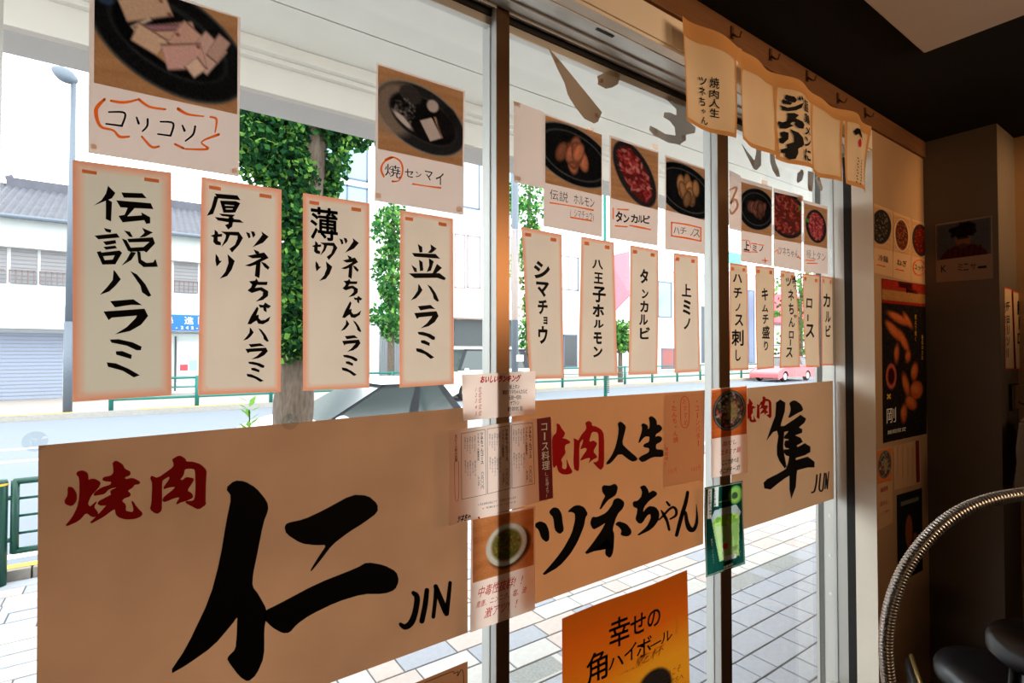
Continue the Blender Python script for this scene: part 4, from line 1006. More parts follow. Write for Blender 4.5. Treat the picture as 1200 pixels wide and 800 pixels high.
def k9(i):
    for ch, a, b, c, d in (('ハ',757,345,785,375),('チ',788,345,818,378),('ノ',835,355,852,385),('ス',850,355,880,390)): i.glyph(ch, 600+a/4, 180+b/4, 600+c/4, 180+d/4, -0.005)
def k10(i):
    z = (4, 600, 180)
    for st in ([(748,322,6),(820,332,7),(885,348,6)], [(885,348,6),(885,410,6)], [(748,385,6),(820,396,8),(885,410,6)], [(748,322,6),(748,385,6)]): i.stroke(st, *z)
menu([(779,181),(826,197),(826,298),(779,292)], [(780.5,184),(826,199),(826,258),(780.5,246)], YG, dish_round(23, (180,136,92), 14, cx=.5, cy=.66, rx=.82, ry=.62), 'menu sheet with tan tripe slices on a black plate beside the second mullion', [(k9, INK, 'lettering'), (k10, ORINK, 'orange_frame')])
bl = sheet('blank_sheet', [(854.5,199),(868,206),(868,271),(854.5,268)], YG+0.0012, PAPER, 3, 5); tag(bl, 'blank sheet behind the photo sheets in the right pane, brown curl showing through', 'paper sheet')
i = Ink(YG+0.001, None, 0.0009); z = (5.333, 840, 180)
i.stroke([(80,225,10),(125,215,14),(85,310,12),(115,285,14),(130,330,14),(95,375,14),(80,350,10)], *z); i.done(bl, BROWNINK, 'brown_curl')
Z2 = (5.333, 840, 180)
def zg(i, ch, a, b, c, d, bold=0.0): i.glyph(ch, 840+a/5.333, 180+b/5.333, 840+c/5.333, 180+d/5.333, bold)
def k11(i): zg(i,'上',168,545,205,605,.04); zg(i,'ミ',222,572,250,608,.02); zg(i,'ノ',265,575,290,612,.02)
def k12(i):
    for st in ([(160,540,5),(200,545,5),(212,590,5)], [(170,610,8),(210,615,6)], [(215,560,5),(250,565,8)], [(218,612,6),(255,616,6)], [(262,568,6),(292,572,6)], [(285,665,7),(315,668,7)], [(302,650,6),(303,680,6)]): i.stroke(st, *Z2)
menu([(868,208),(905,219),(905,312),(868,306)], [(869,213),(904,223),(904,277),(869,270)], YG, dish_round(24, (120,78,66), 12, cx=.5, cy=.78, rx=.62, ry=.72, asp=1.6), 'menu sheet with dark slices on a black plate, leftmost photo in the right pane', [(k11, INK, 'lettering'), (k12, ORINK, 'orange_marks')], [(896,214)])
def k13(i):
    i.row('ツネちゃん', 912, 290, 936, 301, -0.005)
def k14(i): i.stroke([(362,615,6),(380,600,5),(385,625,6)], *Z2); i.stroke([(508,640,6),(520,655,9)], *Z2)
menu([(906.5,220),(940,229),(940,318),(906.5,312)], [(907.5,225),(939,232),(939,285),(907.5,280)], YG, dish_meat(25, [(168,74,66),(190,104,90),(140,50,44),(200,80,50)], cx=.45, cy=.72, rx=.62, ry=.80, rot=-.2, asp=1.7, garnish=(.95, .4), sz=.06), 'menu sheet with mixed red meats on a dark tray, middle photo of the right pane', [(k13, INK, 'lettering'), (k14, ORINK, 'orange_marks')], [(938,232)])
def k15(i): i.row('極上タン', 945, 294, 968, 305, -0.01)
def k16(i): i.stroke([(558,665,7),(610,668,7)], *Z2); i.stroke([(565,685,7),(628,685,7)], *Z2)
menu([(941.5,234),(970,242),(970,321),(941.5,319)], [(942.5,238),(969,245),(969,291),(942.5,286)], YG, dish_meat(26, [(206,92,96),(220,120,118),(180,66,72)], cx=.52, cy=.90, rx=.36, ry=.66, rot=-.05, asp=1.8, garnish=(.14, .72), sz=.05), 'menu sheet with pink sliced tongue and green garnish, rightmost on the glass', [(k15, INK, 'lettering'), (k16, ORINK, 'underline')])

# ---------------- the three shop banners
def bwav(a, f, ph): return lambda p: -a*(1+math.sin(p.x*f+ph)*math.cos(p.z*4))*0.5
def banner(quad, label, disp=None, m=BANNER):
    o = sheet('banner', quad, YG, m, 24, 16, disp); tag(o, label, 'banner', 'shop banners along the lower glass'); return o
B1 = banner([(45,522),(548,477),(548,741),(42,926)], 'largest tan banner, filling the lower left pane with one huge black character', None, thin('banner_cloth_mottled', (174, 126, 90), 0.36, var=0.20, scale=3.2))  # tan cloth with large random blotches in its colour
b1 = Ink(YG, None, 0.0012, grow=0.7); Z = (1, 0, 0)
b1.poly([(265,572),(275,563.5),(286,564),(300,572),(312.5,587.5),(314,597),(308,612),(300,653),(296,672),(295,687),(302,696),(312,714),(311,725),(309,737),(309,769),(300,790),(290.6,798),(281,792),(267,773),(268,769),(276.6,761),(278,745),(279,720),(272,730),(250,756),(219,778),(198,790),(219,759),(247,700),(259,653),(265.6,612),(272,581)], smooth=True)
b1.poly([(334,617),(337,613),(356,609),(378,599),(412.5,580),(431,581),(442,590.6),(442,600),(425,612.5),(408,623),(389,637.5),(375,656),(362.5,671),(373.5,653),(384,637.5),(370,638),(353,636),(336,625)], smooth=True)
b1.poly([(311,715.6),(325,709),(372,684),(419,665.6),(430,659),(450,662.5),(464,670),(467,680),(462.5,690.6),(450,695),(425,695),(394,704.7),(362.5,720),(347,731),(339,740.6),(331,741),(319,734),(310,725)], smooth=True)
z = (3.2, 300, 550)
b1.stroke([(590,462,16),(604,480,22),(598,530,22),(583,572,24),(560,590,22),(542,580,14)], *z); b1.stroke([(641,452,18),(634,510,20),(622,568,20)], *z)
b1.stroke([(676,440,16),(671,500,15),(665,552,15)], *z); b1.stroke([(674,438,18),(694,490,22),(712,535,22)], *z); b1.stroke([(728,424,14),(722,480,16),(714,540,20)], *z)
b1.done(B1, INK)
r1 = Ink(YG, None, 0.0012, grow=0.7); z = (6.667, 70, 530)
r1.poly([(65,270),(100,275),(132,325),(130,375),(95,418),(45,400),(40,375),(65,340)], *z, smooth=True)
r1.poly([(135,155),(175,142),(218,160),(222,225),(240,210),(275,208),(318,235),(300,275),(265,310),(240,340),(215,400),(235,430),(275,395),(290,380),(262,425),(300,475),(280,498),(255,500),(205,465),(150,530),(40,580),(100,510),(140,430),(152,370),(158,320),(158,220),(150,185),(135,175)], *z, smooth=True)
r1.poly([(440,65),(490,95),(505,130),(548,150),(548,175),(505,190),(510,215),(570,200),(625,230),(620,245),(580,248),(575,265),(525,300),(550,320),(548,340),(500,355),(480,380),(515,410),(510,460),(570,470),(582,445),(562,372),(600,430),(645,475),(635,495),(590,515),(520,520),(465,505),(440,480),(435,440),(415,445),(340,500),(228,560),(300,490),(345,440),(370,410),(320,412),(298,400),(310,380),(370,350),(408,330),(395,300),(470,268),(462,262),(380,283),(350,320),(300,330),(268,335),(275,312),(330,275),(400,255),(410,225),(360,222),(335,212),(345,195),(400,185),(425,160),(420,100),(415,85)], *z, smooth=True)
NIKU = [(880,55),(935,25),(980,50),(985,75),(1040,75),(1100,95),(1145,140),(1140,200),(1135,380),(1140,405),(1085,443),(1040,420),(975,385),(1050,380),(1062,340),(1065,270),(1062,150),(1055,128),(1020,122),(975,125),(965,175),(935,215),(960,220),(990,195),(1045,205),(1040,225),(990,300),(1030,320),(1040,350),(990,375),(945,385),(910,405),(945,345),(900,350),(820,385),(805,375),(815,350),(900,285),(905,265),(860,268),(805,285),(860,210),(860,180),(800,215),(795,250),(795,430),(790,455),(765,475),(740,468),(708,440),(720,400),(728,240),(710,200),(720,185),(765,205),(880,125),(895,100),(890,75)]
r1.poly(NIKU, *z, smooth=True); r1.done(B1, REDINK2, 'red_lettering')

B2 = banner([(600,471),(826,457),(824,637),(600,717)], 'tan banner of the middle pane, red and black characters over brush script')
b2 = Ink(YG, None, 0.0012, grow=0.7); z = (8, 640, 480)
b2.poly([(675,130),(700,113),(745,155),(735,200),(705,320),(760,375),(855,455),(840,475),(800,480),(690,395),(600,500),(560,510),(620,430),(655,350),(680,240),(685,170)], *z, smooth=True)
b2.poly([(965,75),(990,62),(1030,95),(1035,150),(1060,142),(1088,175),(1060,205),(1025,225),(1018,262),(1055,248),(1085,265),(1075,295),(1025,320),(1025,375),(1095,378),(1098,438),(1000,435),(905,490),(870,460),(890,440),(970,400),(972,355),(915,345),(920,325),(970,305),(975,245),(920,245),(865,315),(880,270),(900,210),(905,165),(895,140),(915,130),(950,150),(945,190),(975,175),(975,110)], *z, smooth=True)
z = (5.714, 620, 560)
for q in ([(45,305),(75,292),(110,305),(130,350),(133,410),(115,425),(85,400),(68,345),(45,325)], [(140,220),(165,198),(195,205),(215,240),(222,300),(230,350),(205,372),(175,345),(165,260),(140,235)],
          [(260,225),(300,190),(335,183),(370,200),(390,240),(375,260),(365,320),(320,430),(270,510),(200,590),(80,658),(160,570),(230,480),(290,370),(312,280),(310,235),(285,222)],
          [(490,65),(500,50),(540,55),(575,40),(592,60),(580,110),(550,130),(525,145),(470,218),(495,155),(515,120),(495,95)],
          [(570,145),(600,135),(635,160),(630,195),(585,245),(555,345),(568,375),(562,490),(542,533),(512,510),(518,460),(530,400),(525,395),(450,480),(370,510),(420,450),(490,350),(520,290),(465,325),(430,342),(412,300),(425,262),(455,265),(520,235),(560,180)],
          [(580,310),(600,292),(650,308),(680,345),(682,370),(660,388),(615,380),(625,350),(600,320)],
          [(745,60),(775,50),(795,80),(800,105),(830,85),(855,100),(850,115),(800,150),(765,195),(758,240),(800,190),(845,195),(870,230),(865,280),(820,340),(715,390),(790,330),(820,270),(815,235),(790,245),(755,300),(735,300),(715,275),(725,240),(730,200),(700,190),(697,160),(730,155),(755,125),(760,95),(755,75)]): b2.poly(q, *z, smooth=True)
for q in ([(870,280,10),(900,250,16),(935,212,16),(965,195,18),(985,215,20),(982,250,18),(945,274,12)], [(885,215,8),(905,250,22),(925,290,20),(938,345,18)], [(922,160,14),(940,182,18)],
          [(1062,95,22),(1050,160,26),(1020,260,28),(988,382,24)], [(1015,260,14),(1045,228,20),(1056,290,28),(1075,338,36),(1103,342,28),(1124,285,20),(1120,175,4)]): b2.stroke(q, *z)
b2.done(B2, INK)
r2 = Ink(YG, None, 0.0012); z = (8, 640, 480)
r2.poly([(95,130),(120,128),(150,180),(180,215),(170,250),(150,265),(190,272),(230,300),(222,315),(185,325),(175,355),(185,405),(160,440),(140,470),(155,500),(150,545),(175,560),(195,540),(190,450),(215,520),(248,575),(240,595),(200,608),(150,605),(120,585),(105,550),(100,515),(75,550),(50,500),(40,400),(40,300),(55,285),(62,255),(70,240),(95,215),(100,170)], *z, smooth=True)
r2.poly([(365,120),(400,102),(430,120),(430,150),(470,155),(520,185),(545,235),(545,525),(515,567),(480,540),(435,490),(470,490),(492,470),(492,240),(480,210),(430,205),(405,290),(415,300),(440,285),(478,310),(475,330),(440,390),(475,430),(478,450),(440,465),(395,508),(415,450),(380,455),(320,480),(325,455),(385,370),(365,355),(315,375),(345,305),(345,270),(312,320),(312,560),(295,578),(255,550),(262,300),(255,265),(285,275),(300,290),(335,225),(370,190),(378,165)], *z, smooth=True)
r2.done(B2, mat('red_brush_ink_bright', (178, 16, 18), 0.6, spec=0.1), 'red_lettering')

B3 = banner([(856,456),(975,446),(977,584),(856,625)], 'tan banner of the right pane with one tall black bird character', bwav(.004, 9, 0), thin('banner_cloth_dull', (176, 134, 98), 0.36, var=0.08, scale=3))
d3 = bwav(.004, 9, 0)
b3 = Ink(YG, d3, 0.0016, grow=0.5); z = (5.926, 870, 455)
b3.poly([(235,100),(262,80),(295,100),(290,160),(265,240),(262,265),(290,262),(360,215),(400,185),(435,210),(425,235),(385,270),(410,285),(408,305),(360,325),(400,345),(412,370),(370,395),(380,410),(430,382),(465,405),(465,440),(430,460),(365,480),(365,500),(450,475),(495,510),(495,545),(450,545),(375,565),(370,600),(365,680),(335,765),(325,700),(325,600),(290,620),(230,665),(190,698),(150,690),(145,655),(170,630),(250,590),(300,560),(315,520),(325,470),(300,460),(288,445),(288,425),(312,425),(325,415),(300,410),(290,390),(296,365),(318,360),(322,350),(290,345),(292,330),(316,305),(320,292),(285,300),(283,340),(278,400),(285,460),(300,540),(290,550),(255,500),(240,460),(240,400),(250,330),(240,290),(210,300),(165,362),(200,270),(230,190),(235,130)], *z)
b3.poly([(325,100),(360,82),(400,110),(418,150),(375,170),(315,208),(335,160),(335,130)], *z, smooth=True)
for q in ([(515,600,12),(510,660,12),(498,712,12),(480,722,12)], [(540,592,11),(532,690,12),(545,712,12),(558,690,11),(568,588,10)], [(580,590,8),(572,695,10)], [(578,590,10),(588,690,12)], [(597,578,8),(588,695,10)]): b3.stroke(q, *z)
b3.done(B3, INK)
r3 = Ink(YG, d3, 0.0016)
r3.poly([((x-255)*.36+97, (y-102)*.33+54) for x, y in [(365,120),(400,102),(430,120),(430,150),(470,155),(520,185),(545,235),(545,525),(515,567),(480,540),(435,490),(470,490),(492,470),(492,240),(480,210),(430,205),(405,290),(415,300),(440,285),(478,310),(475,330),(440,390),(475,430),(478,450),(440,465),(395,508),(415,450),(380,455),(320,480),(325,455),(385,370),(365,355),(315,375),(345,305),(345,270),(312,320),(312,560),(295,578),(255,550),(262,300),(255,265),(285,275),(300,290),(335,225),(370,190),(378,165)]][::-1], *z)
r3.poly([((x-95)*.36+40, (y-128)*.34+72) for x, y in [(95,130),(120,128),(150,180),(180,215),(170,250),(150,265),(190,272),(230,300),(222,315),(185,325),(175,355),(185,405),(160,440),(140,470),(155,500),(150,545),(175,560),(195,540),(190,450),(215,520),(248,575),(240,595),(200,608),(150,605),(120,585),(105,550),(100,515),(75,550),(65,480),(70,430),(65,320),(68,290),(62,255),(70,240),(95,215),(100,170)]], *z)
r3.done(B3, REDINK2, 'red_lettering')

CUP = glass_mat('suction_cup_plastic', (0.80, 0.84, 0.84))
for (x, y), lb in (((41, 517), 'clear plastic suction cup at the top left corner of the largest banner'), ((340, 494), 'clear plastic suction cup on the banner top in front of the tree trunk')):
    p = P(x, y, YG-.001); b = MB(); prof = [(.004, .010), (.005, .004), (.010, .003), (.015, .0)]
    for r_, d_ in prof:
        for k in range(16): b.v.append((p.x+r_*math.cos(k*PI/8), YG-.001-d_, p.z+r_*math.sin(k*PI/8)))
    for i_ in range(3):
        for k in range(16): b.f.append((i_*16+k, i_*16+(k+1) % 16, (i_+1)*16+(k+1) % 16, (i_+1)*16+k)); b.m.append(0)
    b.f.append(tuple(range(16))); b.m.append(0)
    tag(b.build('suction_cup', CUP, None, True), lb, 'suction cup')
# ---------------- cards over the mullions and on the banners
def card(name, quad, Y, m, label, cat='card', art=None, pq=None, disp=None):
    o = sheet(name, quad, Y, m, 4, 6, disp); tag(o, label, cat)
    if art is not None: sheet('photo_print', pq, Y-0.0008, PHOTO, parent=o, art=art, disp=disp)
    return o
c = card('ranking_card', [(541,439),(627.5,434.5),(627,485),(543,493)], YM, CARD, 'small white ranking card across the first mullion, topmost of the three there')
i = Ink(YM, None, .0012); i.row('おいしいランキング', 563, 439.5, 610, 448, .05, lean=.2)
for k, y in enumerate((456, 462.5, 469, 476.5, 484)): i.row('12345'[k]+'位', 557, y-3.2, 564.5, y+3.2, .004, lean=.2)
i.done(c, REDINK, 'red_lettering')
i = Ink(YM, None, .0012)
for t, a, b_, y in (('極上タン', 597, 609, 453), ('厚切りツネちゃんカルビ', 589, 618, 459), ('伝説一切れ', 596, 611, 465.5), ('ザブトン', 598, 608.5, 472), ('盛り合わせ(並)', 595, 614, 478.5)): i.row(t, a, y-2.8, b_, y+2.8, .015)
i.done(c, INK)
c = card('course_menu', [(526,504.5),(646,488),(648.5,583.5),(526,616)], YM-0.0012, CARD, 'wide printed course menu across the first mullion, dark red band at its right', 'menu')
i = Ink(YM-0.0012, None, .0006); i.poly([(629,490.5),(645.5,488),(648,583.5),(632,587)]); i.done(c, mat('maroon_print', (118, 16, 22), .6), 'red_band')
i = Ink(YM-0.0012, None, .0013); i.colm('コース料理', 637.5, 494, 551, 9.5, .004, 640); i.colm('(二名様より)', 640.5, 552, 582, 4, .0, 642); i.done(c, WINK, 'white_lettering')
i = Ink(YM-0.0012, None, .0012); z = (8, 520, 430)
def bx(x0, y0, x1, y1, x2, y2, x3, y3):
    for a, b_ in (((x0,y0),(x1,y1)), ((x1,y1),(x2,y2)), ((x2,y2),(x3,y3)), ((x3,y3),(x0,y0))): i.stroke([(a[0],a[1],.45),(b_[0],b_[1],.45)])
bx(540.5,508,568.5,503,570,579,541,585); bx(571,502.5,597.5,498.5,598,572,571.5,578.5); bx(599.5,498,624,495,626.5,566.5,600,572)
for xm, yt in ((564.5, 506), (593.5, 502), (621, 499)):
    i.colm('ツネちゃんコース', xm, yt, yt+38, 3.6, .03, xm+.6); i.colm('六五〇〇円', xm+.8, yt+46, yt+67, 4.2, .0)
    i.colm('ツネちゃん厳選肉', xm-4, yt+1, yt+34, 2.3, .02); i.colm('(税込価格)', xm-3.4, yt+50, yt+66, 2.6, .0)
for bx0, yb in ((545, 512), (574, 508), (602, 503)):
    for k in range(5):
        i.colm('肉盛り合わせ付き'[:5+k % 3], bx0+k*2.9, yb-k*.5+(k % 2), yb+14+(k % 3)*3, 1.8, .0)
        i.colm('特製ホルモン焼き'[:4+k % 4], bx0+.4+k*2.9, yb+27+(k % 2)*2, yb+42+(k % 3)*4, 1.8, .0)
i.row('ツネちゃん', 536, 503+0, 536.1, 503.1, 0) if False else None
i.row('※表示価格は税込です 二名様より承ります', 560, 585.5, 605, 588.5, .0); i.row('※写真はイメージです', 565, 590.5, 605, 593, .0)
i.row('ツネちゃ', 536, 602.5, 552, 611, .05, lean=.3)
i.done(c, INK)
i = Ink(YM-0.0012, None, .0013); i.colm('生ビール飲み放題', 534.5, 509, 541, 3.4, .02); i.stroke([(532.5,541,.5),(533.5,583,.5),(537.5,582,.5),(537.5,540,.5)]); i.stroke([(561,606,2.2),(561.4,606.6,2.2)]); i.done(c, REDINK, 'red_lettering')
c = card('soup_card', [(552,607),(627,592.5),(627,714),(551,741)], YM-0.0004, CARD, 'card with a photo of a white bowl of garlic sauce, lowest across the first mullion', 'card', bowl_soup(), [(554,609),(625.5,595),(625.5,661.5),(554,683)])
i = Ink(YM-0.0004, None, .0015); i.row('中毒性抜群!!', 560, 679, 619, 692, .004, lean=.25); i.row('青唐、ニンニク、塩、油', 558, 695.5, 617, 703.5, .004, lean=.25); i.row('激アツ!!', 568, 705, 613, 717.5, .004, lean=.25); i.done(c, REDINK, 'red_lettering')
c = card('handwritten_sheet', [(778,462),(826,458.5),(824.5,562),(777,571)], YG-0.002, thin('paper_thin', (240, 222, 208), .92), 'thin sheet of faint red handwriting on the right end of the middle banner', 'paper sheet')
i = Ink(YG-0.002, None, .0008)
i.colm('・たんちゃん焼', 789.5, 467, 519, 6.5, .0, 792); i.colm('(味噌味)', 781, 518, 545, 4.5, .0); i.row('780円', 783, 548, 793, 555, -.005)
i.colm('おすすめ', 802, 466, 499, 5.5, -.01, 804); i.colm('・コーンバター', 816.5, 466, 523, 5, .0, 818.5); i.row('480円', 810, 545, 821, 552, -.005)
i.stroke([(802,464,.7),(798,470,.7),(798,495,.7),(802,501,.7),(807,496,.7),(807,470,.7),(802,464,.7)]); i.done(c, thin('faint_red_ink', (226, 90, 70), .95), 'red_lettering')
c = card('noodle_card', [(833,455.5),(875.5,451.5),(876.5,553),(833.5,560)], YM, CARD, 'card with a dark bowl of mixed noodles across the second mullion', 'card', noodle_bowl(), [(834,457),(875,452.5),(875,508),(834,514)])
i = Ink(YM, None, .0015); i.row('旨だし', 847, 515.5, 864, 521.5, .004, lean=.2); i.row('スタミナ鍋', 844, 525, 868, 532, .004, lean=.2); i.done(c, REDINK, 'red_lettering')
i = Ink(YM, None, .0015); i.row('ここで食べる', 846, 537, 866, 543.5, .015, lean=.2); i.row('そこがチーズ!', 843, 546.5, 870, 553, .015, lean=.2); i.done(c, INK)
gd = lambda p: -0.004*(1+math.sin((p.z-1.2)*14))*0.5
o = sheet('drink_poster', [(825,571),(870,563),(872,660),(826,676)], YM, PHOTO, art=green_poster(), disp=gd); tag(o, 'small dark green poster of a green iced drink on the second mullion', 'poster')
i = Ink(YM, gd, .0012); i.colm('そのまま飲んで美味しい', 831.5, 575, 610, 3.0, .02, 832.5); i.colm('まるで飲む果実', 836.8, 573.5, 596, 3.0, .02, 838); i.done(o, INK)
i = Ink(YM, gd, .0012); i.colm('果肉たっぷりのサワー', 833.5, 631, 660, 2.4, .0, 835.5); i.row('生搾り', 857, 638, 866, 645, .03); i.row('キウイ', 857, 646, 867, 653, .03); i.row('数量限定', 846.5, 660.8, 858, 663.6, .0)
for q in ([(826.2,573,.5),(869,565,.5)], [(869,565,.5),(870.8,658,.5)], [(870.8,658,.5),(827,674,.5)], [(827,674,.5),(826.2,573,.5)]): i.stroke(q)
i.done(o, mat('pale_print', (214, 226, 214), .6), 'white_lettering')
od = lambda p: -0.006*(1+math.sin(p.x*16+1.0))*0.5 - 0.004
OQ = [(656,723),(804,667),(808,845),(657,905)]
o = sheet('highball_poster', OQ, YG, thin('printed_poster', (0,0,0), .55, attr=True), art=orange_poster(), disp=od); tag(o, 'glowing orange poster low in the middle pane with black slogan', 'poster')
i = Ink(YG, od, .0016); z = (5.717, 640, 660)
def og(ch, a, b_, c_, d, bold=0.015): i.glyph(ch, 640+a/5.717, 660+b_/5.717, 640+c_/5.717, 660+d/5.717, bold)
og('幸', 412, 350, 548, 548); og('せ', 550, 330, 650, 462); og('の', 660, 300, 750, 415)
og('角', 262, 585, 405, 790); og('ハ', 408, 618, 508, 690, .01); og('イ', 512, 530, 590, 640, .01); og('ボ', 590, 488, 690, 610, .01)
i.stroke([(682,545,8),(752,508,10)], *z); og('ル', 752, 445, 835, 515, .01)
i.row('ようこそ', 773, 782, 797, 791, .0, lean=.2); i.row('角打ちへ', 777, 792, 800, 801, .0, lean=.2)
i.row('※ソーダで割ってお楽しみください', 724, 781, 750, 784, .0); i.done(o, INK)
i = Ink(YG, od, .0016); i.colm('うま', 791, 721, 743, 5, -.01); i.row('乾杯', 742, 760, 776, 772, .0, lean=.25); i.done(o, thin('faded_print', (150, 84, 24), .4), 'faint_lettering')
o = sheet('wood_tone_poster', [(468,807.5),(548,774.5),(548,880),(468,925)], YG, thin('poster_brown', (150, 98, 62), .35), 6, 6); tag(o, 'brown poster with thin black frame line, low beside the first mullion', 'poster')
i = Ink(YG, None, .0012)
i.stroke([(498,799.5,.8),(529,787,.8),(532,789,.8),(537,786.5,.8),(536,792,.8),(543,789,.8),(543,870,.8)]); i.done(o, INK, 'frame_line')

# ---------------- cut paper letters taped high on the glass
CUT = thin('cut_paper_grey', (186, 172, 156), .42); CUTB = thin('cut_paper_cool', (196, 194, 190), .48)
def cut(polys, sc_, ox, oy, label, m, tps=()):
    i = Ink(YG, None, 0.0); 
    for q in polys: i.poly(q, sc_, ox, oy)
    vs = [Vector(v) for v in i.mb.v]; cen = sum(vs, Vector())/len(vs)
    n = len(vs)                                         # a little thickness: card 0.6 mm
    i.mb.v += [(v.x, v.y-0.0006, v.z) for v in vs]; i.mb.f += [tuple(n+k for k in reversed(f)) for f in list(i.mb.f)]; i.mb.m = [0]*len(i.mb.f)
    o = i.mb.build('cut_paper_letter', m, shift=cen); tag(o, label, 'cut letter', 'cut paper letters taped high on the glass')
    tapes(o, [(ox+x/sc_, oy+y/sc_) for x, y in tps], YG, TAPEB, 0.0014, None, (3.6, 5))
cut([[(35,25),(60,55),(110,110),(200,220),(375,435),(350,495),(325,505),(265,475),(210,405),(175,350),(160,320),(155,300),(140,250),(120,210),(95,160),(60,80)]], 5.333, 635, 50, 'long tapering cut paper stroke high in the middle pane', CUT, [(93,112),(342,452)])
cut([[(345,210),(365,200),(410,178),(465,170),(492,205),(475,260),(440,280),(400,288),(350,262),(350,235)]], 5.333, 635, 50, 'small rounded cut paper blot under the window head', CUT, [(375,238),(468,200)])
cut([[(760,345),(790,330),(840,345),(900,370),(905,480),(960,530),(955,565),(900,575),(900,610),(860,637),(790,625),(700,580),(670,545),(675,518),(720,540),(770,570),(835,580),(830,530),(800,490),(760,465),(765,435),(800,436),(840,455),(840,415),(800,375)]], 5.333, 635, 50, 'branching cut paper character beside the first cloth panel', CUTB, [(796,352),(715,560),(885,590)])
cut([[(85,75),(160,180),(240,280),(258,200),(265,100),(320,120),(318,340),(265,395),(230,380),(200,320),(140,200)]], 10, 860, 160, 'hooked cut paper stroke right of the second mullion', CUTB, [(222,305)])
cut([[(420,140),(465,160),(475,230),(490,310),(525,390),(540,470),(500,470),(455,400),(425,300)]], 10, 860, 160, 'slightly bent cut paper stroke in the upper right pane', CUTB, [(508,415)])
cut([[(735,520),(745,430),(795,388),(820,430),(800,510),(750,545)]], 10, 860, 160, 'small oval cut paper blot high in the right pane', CUTB, [(797,410)])
cut([[(865,400),(940,420),(930,540),(920,640),(880,640),(865,600)]], 10, 860, 160, 'straight cut paper bar at the edge of the right pane', CUTB, [(890,600)])
cut([[(965,480),(995,460),(1015,520),(1040,600),(1025,645),(1000,610)]], 10, 860, 160, 'short pale cut paper stroke on the right door stile', CUTB, [(995,490)])

# ================================================================ INSIDE: cloth hanging under the ceiling
CLOTH = thin('noren_cotton', (224, 192, 150), 0.30, var=0.05, scale=6); HEM = thin('noren_hem', (212, 158, 100), 0.25, var=0.06, scale=6)
YN = 0.838
def ndisp(p): return 0.010*math.sin(p.x*17+0.6) + 0.006*math.sin(p.x*31+p.z*9) + 0.012*(2.45-p.z)*math.sin(p.x*9)
nor = empty('noren_curtain', P(910, 90, YN), 'off white cotton shop curtain of five panels hanging under the ceiling', 'curtain')
panels = [((806,17),(860,58),(856,163),(805,140)), ((868,66),(912,92),(917,182),(865,164)), ((914,93),(952,115),(949,199),(912,184)), ((953,116),(988,136),(986,212),(949,201)), ((989.5,137),(1022,152),(1017,226),(991,214))]
for n, q in enumerate(panels):
    sheet('cloth_panel', list(q), YN, CLOTH, 40, 24, ndisp, parent=nor)
    (a, b_, c, d) = q
    k0 = (c[1]-d[1])/(c[0]-d[0]); hb = 4.0
    sheet('bottom_hem', [(d[0]-.3, d[1]-hb), (c[0]+.3, c[1]-hb), (c[0]+.3, c[1]+1), (d[0]-.3, d[1]+1)], YN-.0012, HEM, 40, 2, ndisp, parent=nor)
    sheet('side_hem', [(a[0]-.4, a[1]), (a[0]+1.5, a[1]+1.2), (d[0]+1.5, d[1]-1+k0*2), (d[0]-.4, d[1]-1)], YN-.0011, HEM, 1, 14, ndisp, parent=nor)
    sheet('side_hem', [(b_[0]-1.5, b_[1]-1.2), (b_[0]+.4, b_[1]), (c[0]+.4, c[1]-1), (c[0]-1.5, c[1]-1-k0*2)], YN-.0011, HEM, 1, 14, ndisp, parent=nor)
for q in ([(805,15),(863,56),(863,74),(805,36)], [(863,56),(868,58),(870,84),(863,78)], [(868,60),(913,84),(913,99),(868,80)], [(913,84),(953,109),(953,121),(913,99)], [(953,109),(989,129),(989,142),(953,121)], [(989,129),(1023,148),(1022.5,158),(989,142)]):
    sheet('top_hem', q, YN-.0018, HEM, 40, 3, ndisp, parent=nor)
i = Ink(YN, ndisp, .0032)
for ch, a, b_, c_, d in (('焼',833.4,91,841,103.4),('肉',833.4,105,841,115),('人',833.4,115.6,842,126),('生',834,127,842,137),('ツ',823.4,88.4,831,98),('ネ',824,99.7,830.4,110),('ち',824,112,830,122),('ゃ',826,126,830.4,131.6),('ん',825.3,135.3,832.3,144.7)): i.glyph(ch, a, b_, c_, d, .02)
i.done(nor, INK)
i = Ink(YN, ndisp, .0040); z = (8, 900, 100)
for q in ([(175,82),(225,115),(242,150),(230,170),(190,150),(172,120)], [(158,120),(215,170),(205,185),(160,160)], [(145,170),(190,205),(230,205),(290,180),(275,225),(240,243),(195,240),(160,220)], [(255,110),(268,140),(265,165),(250,140)], [(272,108),(288,140),(285,162),(272,140)],
          [(190,255),(230,265),(258,290),(240,315),(262,335),(285,355),(298,385),(290,420),(260,410),(245,390),(235,372),(238,350),(222,345),(212,362),(232,380),(190,400),(150,390),(130,340),(135,320),(165,335),(190,330),(195,290)],
          [(145,430),(175,422),(205,440),(205,500),(170,538),(140,525),(138,485),(160,480)], [(210,405),(260,450),(290,500),(300,560),(285,590),(240,540),(235,470)],
          [(195,545),(260,530),(300,570),(265,600),(268,640),(255,690),(215,690),(185,660),(185,630),(150,620),(150,590),(200,580)]): i.poly(q, *z)
for ch, a, b_, c_, d in (('旨',298,150,348,265),('鶏',300,285,358,375),('メ',302,400,358,485),('ン',302,500,358,590),('に',308,612,355,722)): i.glyph(ch, 900+a/8, 100+b_/8, 900+c_/8, 100+d/8, .03)
i.poly([(996,155),(999,151.5),(1003,153),(1008,160),(1009,166),(1006,163),(1001,158),(998,160)])
